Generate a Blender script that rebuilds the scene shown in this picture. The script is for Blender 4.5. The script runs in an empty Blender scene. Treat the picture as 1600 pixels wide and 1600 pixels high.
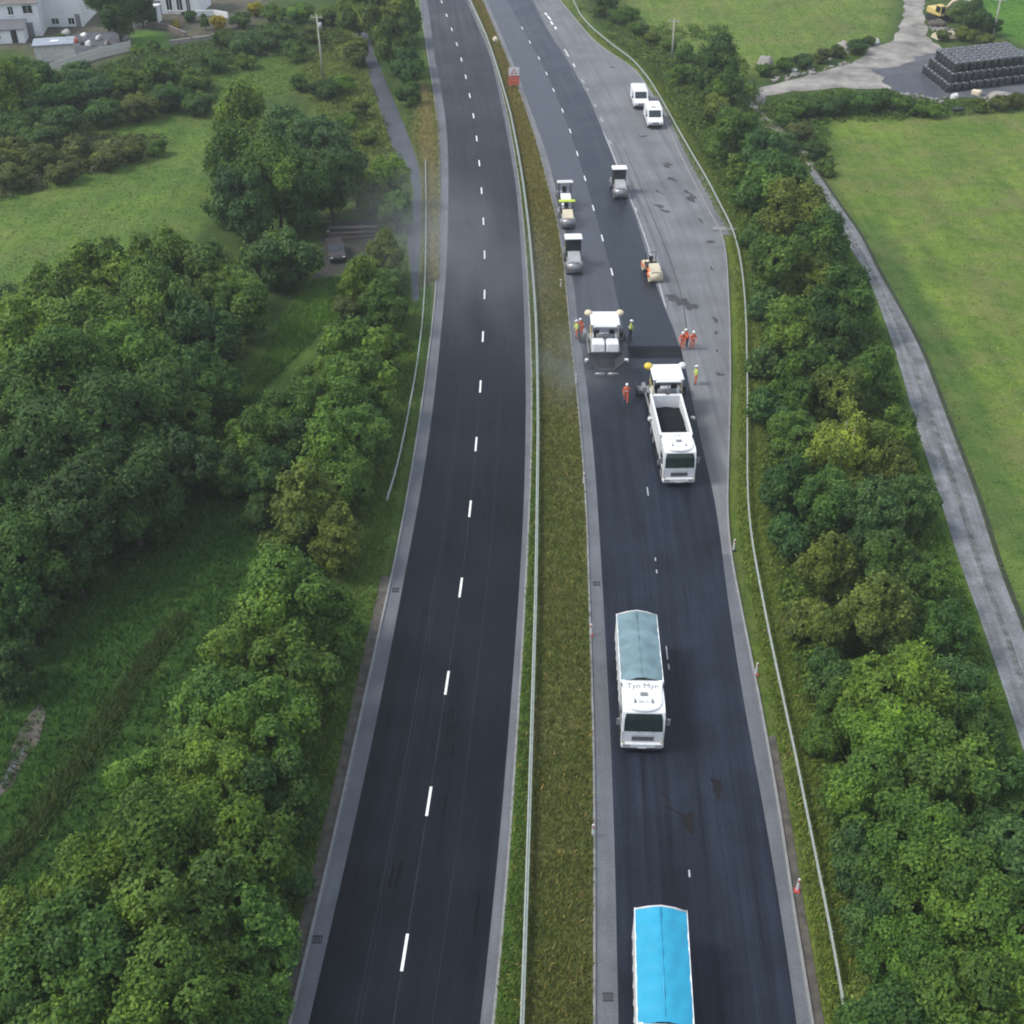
import bpy, bmesh, math, random
import numpy as np
from mathutils import Vector, Matrix, Euler

random.seed(7)
SC = bpy.context.scene
COL = SC.collection
R = math.radians

# ------------------------------------------------------------------ camera
CAM_H, PITCH, FPX = 51.609, R(36.429), 1850.0
cam_d = bpy.data.cameras.new('camera')
cam = bpy.data.objects.new('camera', cam_d)
COL.objects.link(cam)
cam.location = (0, 0, CAM_H)
cam.rotation_euler = (R(90) - PITCH, 0, 0)
cam_d.sensor_width = 36.0
cam_d.lens = 36.0 * FPX / 1600.0
cam_d.clip_start = 0.5
cam_d.clip_end = 9000
SC.camera = cam

# ------------------------------------------------------------------ sky, sun, exposure
SUN_DIR = Vector((-0.62, -0.06, 0.76)).normalized()     # towards the sun: from the left
world = bpy.data.worlds.new('World')
SC.world = world
world.use_nodes = True
wn, wl = world.node_tree.nodes, world.node_tree.links
bg = wn['Background']
sky = wn.new('ShaderNodeTexSky')
sky.sky_type = 'NISHITA'
sky.sun_disc = False
sky.sun_elevation = math.asin(SUN_DIR.z)
sky.sun_rotation = math.atan2(SUN_DIR.x, SUN_DIR.y) % (2 * math.pi)
sky.air_density = 1.0
sky.dust_density = 3.0
sky.ozone_density = 1.5
cloud = wn.new('ShaderNodeMix')
cloud.data_type = 'RGBA'
cloud.inputs['Factor'].default_value = 0.62              # thin even overcast over the blue
cloud.inputs['B'].default_value = (5.2, 5.75, 6.5, 1)
wl.new(sky.outputs['Color'], cloud.inputs['A'])
wl.new(cloud.outputs['Result'], bg.inputs['Color'])
bg.inputs['Strength'].default_value = 0.11

sun_d = bpy.data.lights.new('sun', 'SUN')
sun_d.energy = 1.5
sun_d.angle = R(16)
sun_d.color = (1.0, 0.95, 0.86)
sun = bpy.data.objects.new('sun', sun_d)
COL.objects.link(sun)
sun.rotation_euler = SUN_DIR.to_track_quat('Z', 'Y').to_euler()

SC.view_settings.view_transform = 'Standard'
SC.view_settings.look = 'None'
SC.view_settings.gamma = 1.0
SC.view_settings.use_curve_mapping = False
SC.view_settings.exposure = 0.78
SC.render.engine = 'CYCLES'
SC.cycles.max_bounces = 4
SC.cycles.diffuse_bounces = 3
SC.cycles.glossy_bounces = 2
SC.cycles.transmission_bounces = 3
SC.cycles.volume_bounces = 0
SC.cycles.transparent_max_bounces = 6
SC.cycles.use_denoising = True
SC.cycles.use_adaptive_sampling = True
SC.cycles.filter_width = 1.9
SC.render.film_transparent = False

# ------------------------------------------------------------------ survey helpers
_ct, _st = math.cos(PITCH), math.sin(PITCH)

def G(px, py, z=0.0):
    """point of the scene at height z that was surveyed at photo position (px, py)"""
    x, y = (px - 800) / FPX, (py - 800) / FPX
    dy, dz = _ct - y * _st, -_st - y * _ct
    s = (z - CAM_H) / dz
    return Vector((x * s, dy * s, z))

def proj(X, Y, Z=0.0):
    z = Z - CAM_H
    d = Y * _ct - z * _st
    v = -Y * _st - z * _ct
    return 800 + FPX * X / d, 800 + FPX * v / d

def scale_at(Y, Z=0.0):
    return FPX / (Y * _ct - (Z - CAM_H) * _st)

class Line:
    """plan line X(Y) through surveyed points, smoothed, straight beyond its ends"""
    def __init__(self, pts, smooth=9.0, z=0.0):
        w = np.array([tuple(G(a, b, z))[:2] for a, b in pts])
        o = np.argsort(w[:, 1])
        self.y = np.arange(10.0, 420.0, 1.0)
        ys, xs = w[o, 1], w[o, 0]
        s0 = (xs[2] - xs[0]) / (ys[2] - ys[0])
        s1 = (xs[-1] - xs[-3]) / (ys[-1] - ys[-3])
        x = np.interp(self.y, ys, xs)
        x = np.where(self.y < ys[0], xs[0] + (self.y - ys[0]) * s0, x)
        x = np.where(self.y > ys[-1], xs[-1] + (self.y - ys[-1]) * s1, x)
        n = int(smooth)
        k = np.hanning(2 * n + 3)
        k /= k.sum()
        for _ in range(2):
            xp = np.concatenate([2 * x[0] - x[1:n + 2][::-1], x, 2 * x[-1] - x[-n - 2:-1][::-1]])
            x = np.convolve(xp, k, 'valid')
        self.x = x
    def __call__(self, Y):
        return np.interp(Y, self.y, self.x)
    def heading(self, Y):
        return math.atan2(float(self(Y + 2) - self(Y - 2)), 4.0)

# ------------------------------------------------------------------ object helpers
def link(o):
    COL.objects.link(o)
    return o

def tag(o, label=None, cat=None, group=None, kind=None):
    if label: o['label'] = label
    if cat: o['category'] = cat
    if group: o['group'] = group
    if kind: o['kind'] = kind
    return o

def thing(name, label, cat, loc=(0, 0, 0), rz=0.0, group=None):
    o = link(bpy.data.objects.new(name, None))
    o.empty_display_size = 0.3
    o.location = loc
    o.rotation_euler = (0, 0, rz)
    return tag(o, label, cat, group)

def np_mesh(name, V, F):
    """fast mesh from numpy verts and equal-sided faces"""
    V = np.asarray(V, np.float32); F = np.asarray(F, np.int32)
    me = bpy.data.meshes.new(name)
    n = F.shape[1]
    me.vertices.add(len(V)); me.vertices.foreach_set('co', V.ravel())
    me.loops.add(F.size); me.loops.foreach_set('vertex_index', F.ravel())
    me.polygons.add(len(F))
    me.polygons.foreach_set('loop_start', np.arange(0, F.size, n, dtype=np.int32))
    me.update(calc_edges=True)
    return me

def mesh_obj(name, me, mat=None, parent=None):
    o = bpy.data.objects.new(name, me)
    link(o)
    if mat and not me.materials:
        for m in (mat if isinstance(mat, (list, tuple)) else [mat]):
            me.materials.append(m)
    if parent: o.parent = parent
    return o

class MB:
    """collects simple shapes into one mesh"""
    def __init__(self):
        self.v, self.f, self.sm, self.mi = [], [], [], []
        self.cur = 0
    def add(self, vs, fs, smooth=False):
        b = len(self.v)
        self.v += [tuple(p) for p in vs]
        for f in fs:
            self.f.append(tuple(i + b for i in f)); self.sm.append(smooth); self.mi.append(self.cur)
        return self
    def box(self, c, s, rz=0.0, top=(1, 1), shift=(0, 0), bev=0.0):
        """box centre c, size s; top = scale of the upper face, shift = its offset; bev = chamfered vertical edges"""
        cx, cy, cz = c; hx, hy, hz = s[0] / 2, s[1] / 2, s[2] / 2
        if bev > 0:
            b = min(bev, hx * .9, hy * .9)
            ring = [(-hx + b, -hy), (hx - b, -hy), (hx, -hy + b), (hx, hy - b), (hx - b, hy), (-hx + b, hy), (-hx, hy - b), (-hx, -hy + b)]
        else:
            ring = [(-hx, -hy), (hx, -hy), (hx, hy), (-hx, hy)]
        n = len(ring)
        lv = []
        if bev > 0:
            b2 = min(bev, hz * .9)
            fx, fy = (hx - b2) / hx, (hy - b2) / hy
            lev = [(-hz, (fx, fy)), (-hz + b2, (1, 1)), (hz - b2, (1, 1)), (hz, (fx, fy))]
        else:
            lev = [(-hz, (1, 1)), (hz, (1, 1))]
        ca, sa = math.cos(rz), math.sin(rz)
        for z, (ax, ay) in lev:
            t = (z + hz) / (2 * hz)
            kx, ky = 1 + (top[0] - 1) * t, 1 + (top[1] - 1) * t
            for x, y in ring:
                X = x * ax * kx + shift[0] * t; Y = y * ay * ky + shift[1] * t
                lv.append((cx + X * ca - Y * sa, cy + X * sa + Y * ca, cz + z))
        fs = [tuple(range(n))[::-1], tuple(range(len(lv) - n, len(lv)))]
        for l in range(len(lev) - 1):
            for i in range(n):
                j = (i + 1) % n
                fs.append((l * n + i, l * n + j, (l + 1) * n + j, (l + 1) * n + i))
        return self.add(lv, fs)
    def tube(self, pts, rad, n=8, cap=True, smooth=True):
        pts = [Vector(p) for p in pts]
        rads = rad if isinstance(rad, (list, tuple)) else [rad] * len(pts)
        vs, fs = [], []
        for i, p in enumerate(pts):
            a = pts[max(i - 1, 0)]; b = pts[min(i + 1, len(pts) - 1)]
            d = (b - a).normalized()
            u = d.cross(Vector((0, 0, 1)))
            if u.length < 1e-3: u = Vector((1, 0, 0))
            u.normalize(); w = u.cross(d)
            for k in range(n):
                t = 2 * math.pi * k / n
                vs.append(p + (u * math.cos(t) + w * math.sin(t)) * rads[i])
        for i in range(len(pts) - 1):
            for k in range(n):
                k2 = (k + 1) % n
                fs.append((i * n + k, i * n + k2, (i + 1) * n + k2, (i + 1) * n + k))
        self.add(vs, fs, smooth)
        if cap:
            b = len(self.v) - len(vs)
            self.f.append(tuple(b + k for k in range(n))[::-1]); self.sm.append(False); self.mi.append(self.cur)
            self.f.append(tuple(b + (len(pts) - 1) * n + k for k in range(n))); self.sm.append(False); self.mi.append(self.cur)
        return self
    def ball(self, c, r, nu=12, nv=8):
        r = r if isinstance(r, (list, tuple)) else (r, r, r)
        vs = [(c[0], c[1], c[2] + r[2])]
        for j in range(1, nv):
            ph = math.pi * j / nv
            for i in range(nu):
                t = 2 * math.pi * i / nu
                vs.append((c[0] + r[0] * math.sin(ph) * math.cos(t), c[1] + r[1] * math.sin(ph) * math.sin(t), c[2] + r[2] * math.cos(ph)))
        vs.append((c[0], c[1], c[2] - r[2]))
        fs = []
        for i in range(nu):
            fs.append((0, 1 + i, 1 + (i + 1) % nu))
            for j in range(nv - 2):
                a = 1 + j * nu + i; b = 1 + j * nu + (i + 1) % nu
                fs.append((a, a + nu, b + nu, b))
            e = 1 + (nv - 2) * nu
            fs.append((e + (i + 1) % nu, e + i, len(vs) - 1))
        return self.add(vs, fs, True)
    def prism(self, prof, x0, x1, axis='x', inset=None):
        """profile of (a, z) extruded along x (a = y) or along y (a = x)"""
        n = len(prof)
        vs = []
        for t in (x0, x1):
            for a, z in prof:
                vs.append((t, a, z) if axis == 'x' else (a, t, z))
        fs = [tuple(range(n)), tuple(range(n, 2 * n))[::-1]]
        for i in range(n):
            j = (i + 1) % n
            fs.append((i, i + n, j + n, j))
        return self.add(vs, fs)
    def quad(self, a, b, c, d):
        return self.add([a, b, c, d], [(0, 1, 2, 3)])
    def mesh(self, name):
        me = bpy.data.meshes.new(name)
        me.from_pydata(self.v, [], self.f)
        me.polygons.foreach_set('use_smooth', self.sm)
        me.polygons.foreach_set('material_index', self.mi)
        bm = bmesh.new(); bm.from_mesh(me)
        bmesh.ops.recalc_face_normals(bm, faces=bm.faces)
        bm.to_mesh(me); bm.free()
        me.update()
        return me
    def build(self, name, mat, parent=None):
        return mesh_obj(name, self.mesh(name), mat, parent)

def copy_tree(o, parent=None):
    c = o.copy(); COL.objects.link(c)
    c.parent = parent
    for ch in o.children:
        copy_tree(ch, c)
    return c

# ------------------------------------------------------------------ materials
def new_mat(name):
    m = bpy.data.materials.new(name)
    m.use_nodes = True
    return m, m.node_tree.nodes, m.node_tree.links, m.node_tree.nodes['Principled BSDF']

def noise(n, l, scale, detail=4, coord=None, rough=0.55, vec=None):
    t = n.new('ShaderNodeTexNoise')
    t.inputs['Scale'].default_value = scale
    t.inputs['Detail'].default_value = detail
    t.inputs['Roughness'].default_value = rough
    if vec is not None: l.new(vec, t.inputs['Vector'])
    elif coord is not None: l.new(coord.outputs['Object'], t.inputs['Vector'])
    return t.outputs['Fac']

def ramp(n, l, fac, stops):
    r = n.new('ShaderNodeValToRGB')
    e = r.color_ramp.elements
    while len(e) < len(stops): e.new(0.5)
    for s, (p, c) in zip(e, stops):
        s.position = p
        s.color = c if len(c) == 4 else (*c, 1)
    l.new(fac, r.inputs['Fac'])
    return r.outputs['Color']

def mixc(n, l, fac, a, b, mode='MIX'):
    m = n.new('ShaderNodeMix'); m.data_type = 'RGBA'; m.blend_type = mode
    for key, v in (('Factor', fac), ('A', a), ('B', b)):
        if isinstance(v, (int, float)): m.inputs[key].default_value = v
        elif isinstance(v, (tuple, list)): m.inputs[key].default_value = v if len(v) == 4 else (*v, 1)
        else: l.new(v, m.inputs[key])
    return m.outputs['Result']

def bump(n, l, h, strength, dist, bsdf):
    b = n.new('ShaderNodeBump')
    b.inputs['Strength'].default_value = strength
    b.inputs['Distance'].default_value = dist
    l.new(h, b.inputs['Height'])
    l.new(b.outputs['Normal'], bsdf.inputs['Normal'])

def paint(name, col, rough=0.4, var=0.12, scale=2.0, metal=0.0, spec=0.5, dirt=None):
    """painted or plain surface with faint uneven wear"""
    m, n, l, b = new_mat(name)
    tc = n.new('ShaderNodeTexCoord')
    f = noise(n, l, scale, 5, tc)
    lo = tuple(c * (1 - var) for c in col); hi = tuple(min(1, c * (1 + var * .6)) for c in col)
    c = ramp(n, l, f, [(0.3, lo), (0.7, hi)])
    if dirt:
        f2 = noise(n, l, scale * 2.7, 6, tc, .65)
        k = ramp(n, l, f2, [(0.52, (0, 0, 0)), (0.75, (1, 1, 1))])
        c = mixc(n, l, k, c, dirt)
    l.new(c, b.inputs['Base Color'])
    b.inputs['Roughness'].default_value = rough
    b.inputs['Metallic'].default_value = metal
    b.inputs['Specular IOR Level'].default_value = spec
    return m

def asphalt(name, col, var=0.25, rough=0.55, spec=0.5, streak=0.25, patch=0.25, patch_scale=0.18, tint=None):
    """road surfacing: aggregate speckle, lengthwise streaks from UV (u across, v along, metres) and worn patches"""
    m, n, l, b = new_mat(name)
    tc = n.new('ShaderNodeTexCoord')
    uv = n.new('ShaderNodeUVMap'); uv.uv_map = 'UVMap'
    mp = n.new('ShaderNodeMapping'); mp.inputs['Scale'].default_value = (1.0, 0.02, 1)
    l.new(uv.outputs['UV'], mp.inputs['Vector'])
    s1 = noise(n, l, 1.6, 6, vec=mp.outputs['Vector'], rough=.7)
    p = noise(n, l, patch_scale, 6, tc, .62)
    g = noise(n, l, 9.0, 3, tc)
    lo = tuple(c * (1 - var) for c in col); hi = tuple(c * (1 + var) for c in col)
    c = ramp(n, l, g, [(0.3, lo), (0.7, hi)])
    cs = ramp(n, l, s1, [(0.3, (1 - streak,) * 3), (0.5, (1, 1, 1)), (0.72, (1 + streak,) * 3)])
    c = mixc(n, l, 1.0, c, cs, 'MULTIPLY')
    cp = ramp(n, l, p, [(0.32, (1 - patch,) * 3), (0.68, (1 + patch, 1 + patch, 1 + patch * 1.0))])
    c = mixc(n, l, 1.0, c, cp, 'MULTIPLY')
    l.new(c, b.inputs['Base Color'])
    rr = n.new('ShaderNodeMapRange')
    rr.inputs['To Min'].default_value = rough - .10; rr.inputs['To Max'].default_value = rough + .13
    mx = n.new('ShaderNodeMath'); mx.operation = 'ADD'; l.new(p, mx.inputs[0]); l.new(s1, mx.inputs[1])
    rr.inputs['From Min'].default_value = .7; rr.inputs['From Max'].default_value = 1.3
    l.new(mx.outputs[0], rr.inputs['Value']); l.new(rr.outputs['Result'], b.inputs['Roughness'])
    b.inputs['Specular IOR Level'].default_value = spec
    bump(n, l, g, 0.35, 0.02, b)
    return m

M = {}
M['road_new'] = asphalt('road_new', (0.0066, 0.0088, 0.0135), .2, .33, .13, .38, .35, .12)
M['road_planed'] = asphalt('road_planed', (0.0155, 0.0205, 0.032), .25, .38, .13, .55, .35, .2)
M['road_older'] = asphalt('road_older', (0.056, 0.062, 0.078), .2, .4, .3, .3, .2, .2)
M['road_fresh'] = asphalt('road_fresh', (0.020, 0.026, 0.039), .2, .38, .25, .15, .15, .2)
M['road_grey'] = asphalt('road_grey', (0.125, 0.134, 0.150), .16, .8, .3, .16, .2, .3)
M['layby'] = asphalt('layby', (0.160, 0.165, 0.176), .16, .8, .3, .26, .22, .16)
M['lane'] = asphalt('lane', (0.060, 0.067, 0.082), .2, .6, .4, .2, .2, .3)
M['gravel'] = asphalt('gravel', (0.175, 0.185, 0.195), .3, .9, .2, .35, .35, .6)
M['yard'] = asphalt('yard', (0.255, 0.24, 0.22), .3, .9, .2, 0.0, .5, .25)
M['gravel_dark'] = asphalt('gravel_dark', (0.10, 0.105, 0.12), .3, .9, .2, .1, .3, .4)
M['track_crown'] = asphalt('track_crown', (0.135, 0.143, 0.142), .4, .9, .1, .3, .5, 1.2)
M['kerb'] = paint('kerb', (0.25, 0.25, 0.25), .85, .2, 1.5)
M['marking'] = paint('marking', (0.80, 0.80, 0.80), .6, .1, 6)
M['marking_worn'] = paint('marking_worn', (0.42, 0.43, 0.45), .7, .25, 5)
M['tar'] = paint('tar', (0.055, 0.057, 0.062), .8, .4, 2)
M['hot_mix'] = paint('hot_mix', (0.013, 0.015, 0.020), .7, .4, 3, spec=.15)
M['oil'] = paint('oil', (0.010, 0.0095, 0.011), .6, .4, 2, spec=.2)
M['joint'] = paint('joint', (0.022, 0.026, 0.034), .6, .5, .8, spec=.2)
M['dark_green'] = paint('dark_green', (0.030, 0.040, 0.020), .95, .4, 2)
M['soil'] = paint('soil', (0.098, 0.088, 0.074), .95, .45, 1.6)
M['galv'] = paint('galv', (0.30, 0.345, 0.32), .6, .2, 3, 0.0)
M['white'] = paint('white', (0.80, 0.81, 0.82), .35, .04, 1.5, dirt=(0.66, 0.66, 0.64))
M['white_clean'] = paint('white_clean', (0.80, 0.80, 0.79), .4, .03)
M['offwhite'] = paint('offwhite', (0.62, 0.62, 0.60), .45, .1)
M['cream'] = paint('cream', (0.66, 0.58, 0.42), .45, .12)
M['grey'] = paint('grey', (0.22, 0.225, 0.235), .5, .2)
M['grey_light'] = paint('grey_light', (0.40, 0.41, 0.42), .45, .15)
M['steel'] = paint('steel', (0.30, 0.30, 0.32), .38, .2, 3, .6)
M['black'] = paint('black', (0.022, 0.023, 0.026), .6, .3)
M['rubber'] = paint('rubber', (0.02, 0.02, 0.021), .85, .3)
M['glass'] = paint('glass', (0.018, 0.026, 0.028), .08, .2, spec=.8)
M['glass_green'] = paint('glass_green', (0.014, 0.028, 0.026), .12, .2, spec=.7)
M['sign_red'] = paint('sign_red', (0.66, 0.16, 0.11), .5, .15)
M['red'] = paint('red', (0.50, 0.06, 0.05), .45, .15)
M['orange'] = paint('orange', (0.75, 0.17, 0.05), .55, .15)
M['yellow'] = paint('yellow', (0.72, 0.52, 0.06), .5, .12)
M['lime'] = paint('lime', (0.50, 0.62, 0.06), .55, .12)
M['cover_blue'] = paint('cover_blue', (0.022, 0.335, 0.53), .42, .12, .9, spec=.5)
M['cover_grey'] = paint('cover_grey', (0.165, 0.255, 0.285), .36, .3, 1.2, spec=.5)
M['asphalt_load'] = paint('asphalt_load', (0.009, 0.010, 0.012), .85, .5, 6, spec=.15)
M['earth_dark'] = paint('earth_dark', (0.036, 0.036, 0.028), .95, .4, 1.5)
M['bark'] = paint('bark', (0.10, 0.08, 0.06), .9, .35, 4)
M['bark_pale'] = paint('bark_pale', (0.34, 0.30, 0.25), .85, .3, 4)
M['log_grey'] = paint('log_grey', (0.10, 0.085, 0.07), .9, .35, 3)
M['car_dark'] = paint('car_dark', (0.045, 0.040, 0.042), .4, .2)
M['timber'] = paint('timber', (0.26, 0.23, 0.19), .85, .25, 3)
M['pole'] = paint('pole', (0.42, 0.40, 0.34), .85, .2, 1)
M['wall_white'] = paint('wall_white', (0.80, 0.81, 0.82), .8, .06, .6)
M['roof_slate'] = paint('roof_slate', (0.13, 0.135, 0.15), .7, .25, 1.5)
M['roof_brown'] = paint('roof_brown', (0.20, 0.165, 0.155), .8, .25, 1.5)
M['roof_felt'] = paint('roof_felt', (0.30, 0.34, 0.40), .7, .2, .7)
M['stone'] = paint('stone', (0.30, 0.28, 0.26), .9, .3, 2.5)
M['stone_pale'] = paint('stone_pale', (0.55, 0.55, 0.50), .9, .25, 2.5)
M['plastic_black'] = paint('plastic_black', (0.030, 0.033, 0.038), .22, .5, 5, spec=1.0)
M['skin'] = paint('skin', (0.50, 0.32, 0.24), .6, .1)
M['navy'] = paint('navy', (0.02, 0.025, 0.05), .8, .2)
M['hivis_orange'] = paint('hivis_orange', (0.80, 0.14, 0.05), .7, .12, 6)
M['hivis_yellow'] = paint('hivis_yellow', (0.62, 0.72, 0.10), .7, .12, 6)
M['digger'] = paint('digger', (0.62, 0.47, 0.16), .5, .15)
M['sack'] = paint('sack', (0.66, 0.66, 0.63), .8, .15)

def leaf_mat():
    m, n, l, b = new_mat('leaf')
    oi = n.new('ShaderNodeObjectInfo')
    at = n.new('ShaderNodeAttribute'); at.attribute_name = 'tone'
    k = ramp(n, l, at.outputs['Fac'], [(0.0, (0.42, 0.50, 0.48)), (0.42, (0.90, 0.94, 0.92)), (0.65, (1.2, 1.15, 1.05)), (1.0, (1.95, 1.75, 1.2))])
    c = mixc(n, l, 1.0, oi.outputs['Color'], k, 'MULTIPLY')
    l.new(c, b.inputs['Base Color'])
    b.inputs['Roughness'].default_value = .55
    b.inputs['Specular IOR Level'].default_value = .2
    tr = n.new('ShaderNodeBsdfTranslucent')
    c2 = mixc(n, l, 1.0, c, (1.25, 1.2, .55, 1), 'MULTIPLY')
    l.new(c2, tr.inputs['Color'])
    ms = n.new('ShaderNodeMixShader'); ms.inputs['Fac'].default_value = .30
    l.new(b.outputs['BSDF'], ms.inputs[1]); l.new(tr.outputs['BSDF'], ms.inputs[2])
    l.new(ms.outputs['Shader'], n['Material Output'].inputs['Surface'])
    return m
M['leaf'] = leaf_mat()

def grass_mat(name, attr):
    """turf: colour of the sward from the mesh, broken up at several sizes, with dry patches where alpha says so"""
    m, n, l, b = new_mat(name)
    tc = n.new('ShaderNodeTexCoord')
    at = n.new('ShaderNodeAttribute'); at.attribute_name = attr
    a1 = noise(n, l, .12, 5, tc, .6); a2 = noise(n, l, .7, 6, tc, .65); a3 = noise(n, l, 4.5, 4, tc, .6)
    c = at.outputs['Color']
    c = mixc(n, l, 1.0, c, ramp(n, l, a1, [(.3, (.70, .78, .80)), (.7, (1.32, 1.20, 1.15))]), 'MULTIPLY')
    c = mixc(n, l, 1.0, c, ramp(n, l, a2, [(.3, (.66, .72, .7)), (.52, (1, 1, 1)), (.75, (1.3, 1.22, 1.2))]), 'MULTIPLY')
    c = mixc(n, l, 1.0, c, ramp(n, l, a3, [(.3, (.72, .74, .7)), (.7, (1.25, 1.22, 1.15))]), 'MULTIPLY')
    d1 = noise(n, l, .16, 6, tc, .7)
    dk = ramp(n, l, d1, [(.46, (0, 0, 0)), (.62, (1, 1, 1))])
    # faint mowing and wheel lines
    mp = n.new('ShaderNodeMapping'); mp.inputs['Rotation'].default_value = (0, 0, R(-24)); mp.inputs['Scale'].default_value = (.55, .02, 1)
    l.new(tc.outputs['Object'], mp.inputs['Vector'])
    ml = noise(n, l, 1.0, 3, vec=mp.outputs['Vector'])
    c = mixc(n, l, 1.0, c, ramp(n, l, ml, [(.35, (.84, .88, .86)), (.65, (1.16, 1.12, 1.1))]), 'MULTIPLY')
    mm = n.new('ShaderNodeMath'); mm.operation = 'MULTIPLY'
    l.new(dk, mm.inputs[0]); l.new(at.outputs['Alpha'], mm.inputs[1])
    c = mixc(n, l, mm.outputs[0], c, mixc(n, l, 1.0, (0.21, 0.19, 0.085), ramp(n, l, a3, [(.3, (.7, .7, .7)), (.7, (1.2, 1.2, 1.2))]), 'MULTIPLY'))
    l.new(c, b.inputs['Base Color'])
    b.inputs['Roughness'].default_value = .9
    b.inputs['Specular IOR Level'].default_value = .15
    bump(n, l, a3, .8, .25, b)
    return m
M['turf'] = grass_mat('turf', 'sward')

def blade_mat():
    m, n, l, b = new_mat('blade')
    at = n.new('ShaderNodeAttribute'); at.attribute_name = 'sward'
    l.new(at.outputs['Color'], b.inputs['Base Color'])
    b.inputs['Roughness'].default_value = .7
    b.inputs['Specular IOR Level'].default_value = .2
    return m
M['blade'] = blade_mat()
HAZE = 0.0003

# ------------------------------------------------------------------ plan lines of the road (surveyed)
LK = Line([(455,1597),(480,1500),(491,1445),(507,1380),(526,1307),(549,1199),(565,1117),(582,1040),(604,947),(619,882),(634,801),(644,737),(656,670),(665,600),(675,525),(682,462),(685,400),(686.5,350),(687,275),(685,200),(680,150),(672,105),(665,62),(658,12)])
LB = Line([(482,1600),(497,1537),(560,1262),(574,1197),(594,1100),(614,997),(635,885),(652,799),(662,745),(671,682),(682,595),(691,500),(697,437),(700,350),(701,292),(700,225),(696,178),(689,139),(680,94),(671,24)])
RB = Line([(751,1595),(759,1512),(770,1425),(780,1325),(788,1225),(796,1125),(804,1025),(811,925),(817,825),(819,790),(821,700),(822,600),(820,525),(816,412),(807,292),(801,259),(792,206),(782.5,159),(766,88),(747,43),(728,0)])
RM = Line([(769,1595),(778,1512),(787,1425),(794,1325),(800,1225),(807,1125),(814,1025),(819,925),(824,825),(826,790),(829,700),(830,600),(827.5,525),(822,412),(811.5,292),(806,259),(797.5,206),(788,160),(770,94),(751,43),(732,0)])
ML = Line([(931,1600),(931,1400),(931,1275),(932,1200),(924,1000),(919,800),(911,700),(902,600),(893,530),(886,450),(880,390),(872,340),(857,290),(845,240),(833,200),(815,150),(797,100),(776,50),(755,0)])
CL = Line([(966,1600),(963,1400),(957,1200),(946,1000),(935,800),(927.5,700),(917,600),(906,530),(897,450),(889,390),(881,350),(867,290),(855,240),(840,200),(821,150),(803,100),(782,50),(760,0)])
CC = Line([(1092,1590),(1077,1365),(1058,1180),(1042,1020),(1024,883),(1012,768),(998,660),(980,540),(956,425),(941,372),(927,325),(914,279),(902,240),(891,205),(879,173),(865,141),(854,115),(842,91),(828,66),(816,44),(795,4)])
CR = Line([(1243.5,1595),(1232,1500),(1216,1400),(1200,1300),(1181,1200),(1162,1100),(1146,1000),(1127,860),(1121,790),(1097,700),(1085,640),(1064,540),(1046,500),(1028,455),(1010.6,400),(997,350),(982.5,310),(955,240),(940,200),(919,150),(891,100),(857,50),(832,0)], 6)
KO = Line([(1266,1595),(1251,1500),(1234,1400),(1221,1300),(1204,1200),(1186,1100),(1166,1000),(1140,870),(1134,800),(1137,700),(1140,600),(1139,500),(1134,400),(1127,362),(1110,337),(1092,300),(1072,262),(1052,220),(1040,195),(1020,150),(995,112),(975,97),(950,82),(925,62),(900,32),(878,5)], 3)
BAR_R = Line([(1325,1597),(1310,1500),(1292,1412),(1275,1325),(1260,1255),(1250,1200),(1230,1110),(1217,1050),(1204,990),(1190,917),(1178,855),(1172,810),(1169,762),(1169,700),(1169,600),(1167,500),(1164,450),(1157,395),(1146,355),(1130,325),(1107,280),(1080,235),(1060,200),(1035,155),(1015,122),(990,92),(955,67),(925,42),(907,22),(897,0)], 3, z=.7)
BAR_M = Line([(816,1590),(821,1450),(826,1300),(829,1200),(832,1100),(835,1000),(838,900),(839,800),(840,725),(841,650),(839.5,570),(838,500),(833,430),(826,350),(818,287),(811,244),(797.5,174),(790,148),(776,101),(760,54),(735,0)], 6, z=.7)
BAR_L = Line([(599,790),(610,762),(620,725),(632,670),(641,620),(649,580),(654,542),(657,520),(660,490),(663,440),(664,400),(665,330),(664,260)], 4, z=.7)
TL = Line([(1597,1166),(1587,1134),(1562,1056),(1537,984),(1512,909),(1503,894),(1475,800),(1456,737),(1431,666),(1412,594),(1394,534),(1366,456),(1350,419),(1332,392),(1300,345),(1266,270)], 3)
TR = Line([(1660,1166),(1625,1056),(1597,978),(1569,912),(1562,894),(1528,781),(1497,700),(1469,625),(1441,550),(1400,472),(1369,419),(1361,400),(1340,360),(1312,322),(1276,268)], 3)
PL = Line([(643,430),(636,380),(640,330),(648,300),(640,275),(618,240),(606,210),(590,160),(575,110),(560,60),(545,10)], 3)
PR = Line([(655,430),(657,380),(657,330),(658,290),(655,262),(642,222),(625,180),(606,135),(590,95),(577,60),(562,10)], 3)

def yrange(py0, py1):
    return G(800, py0).y, G(800, py1).y

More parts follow.
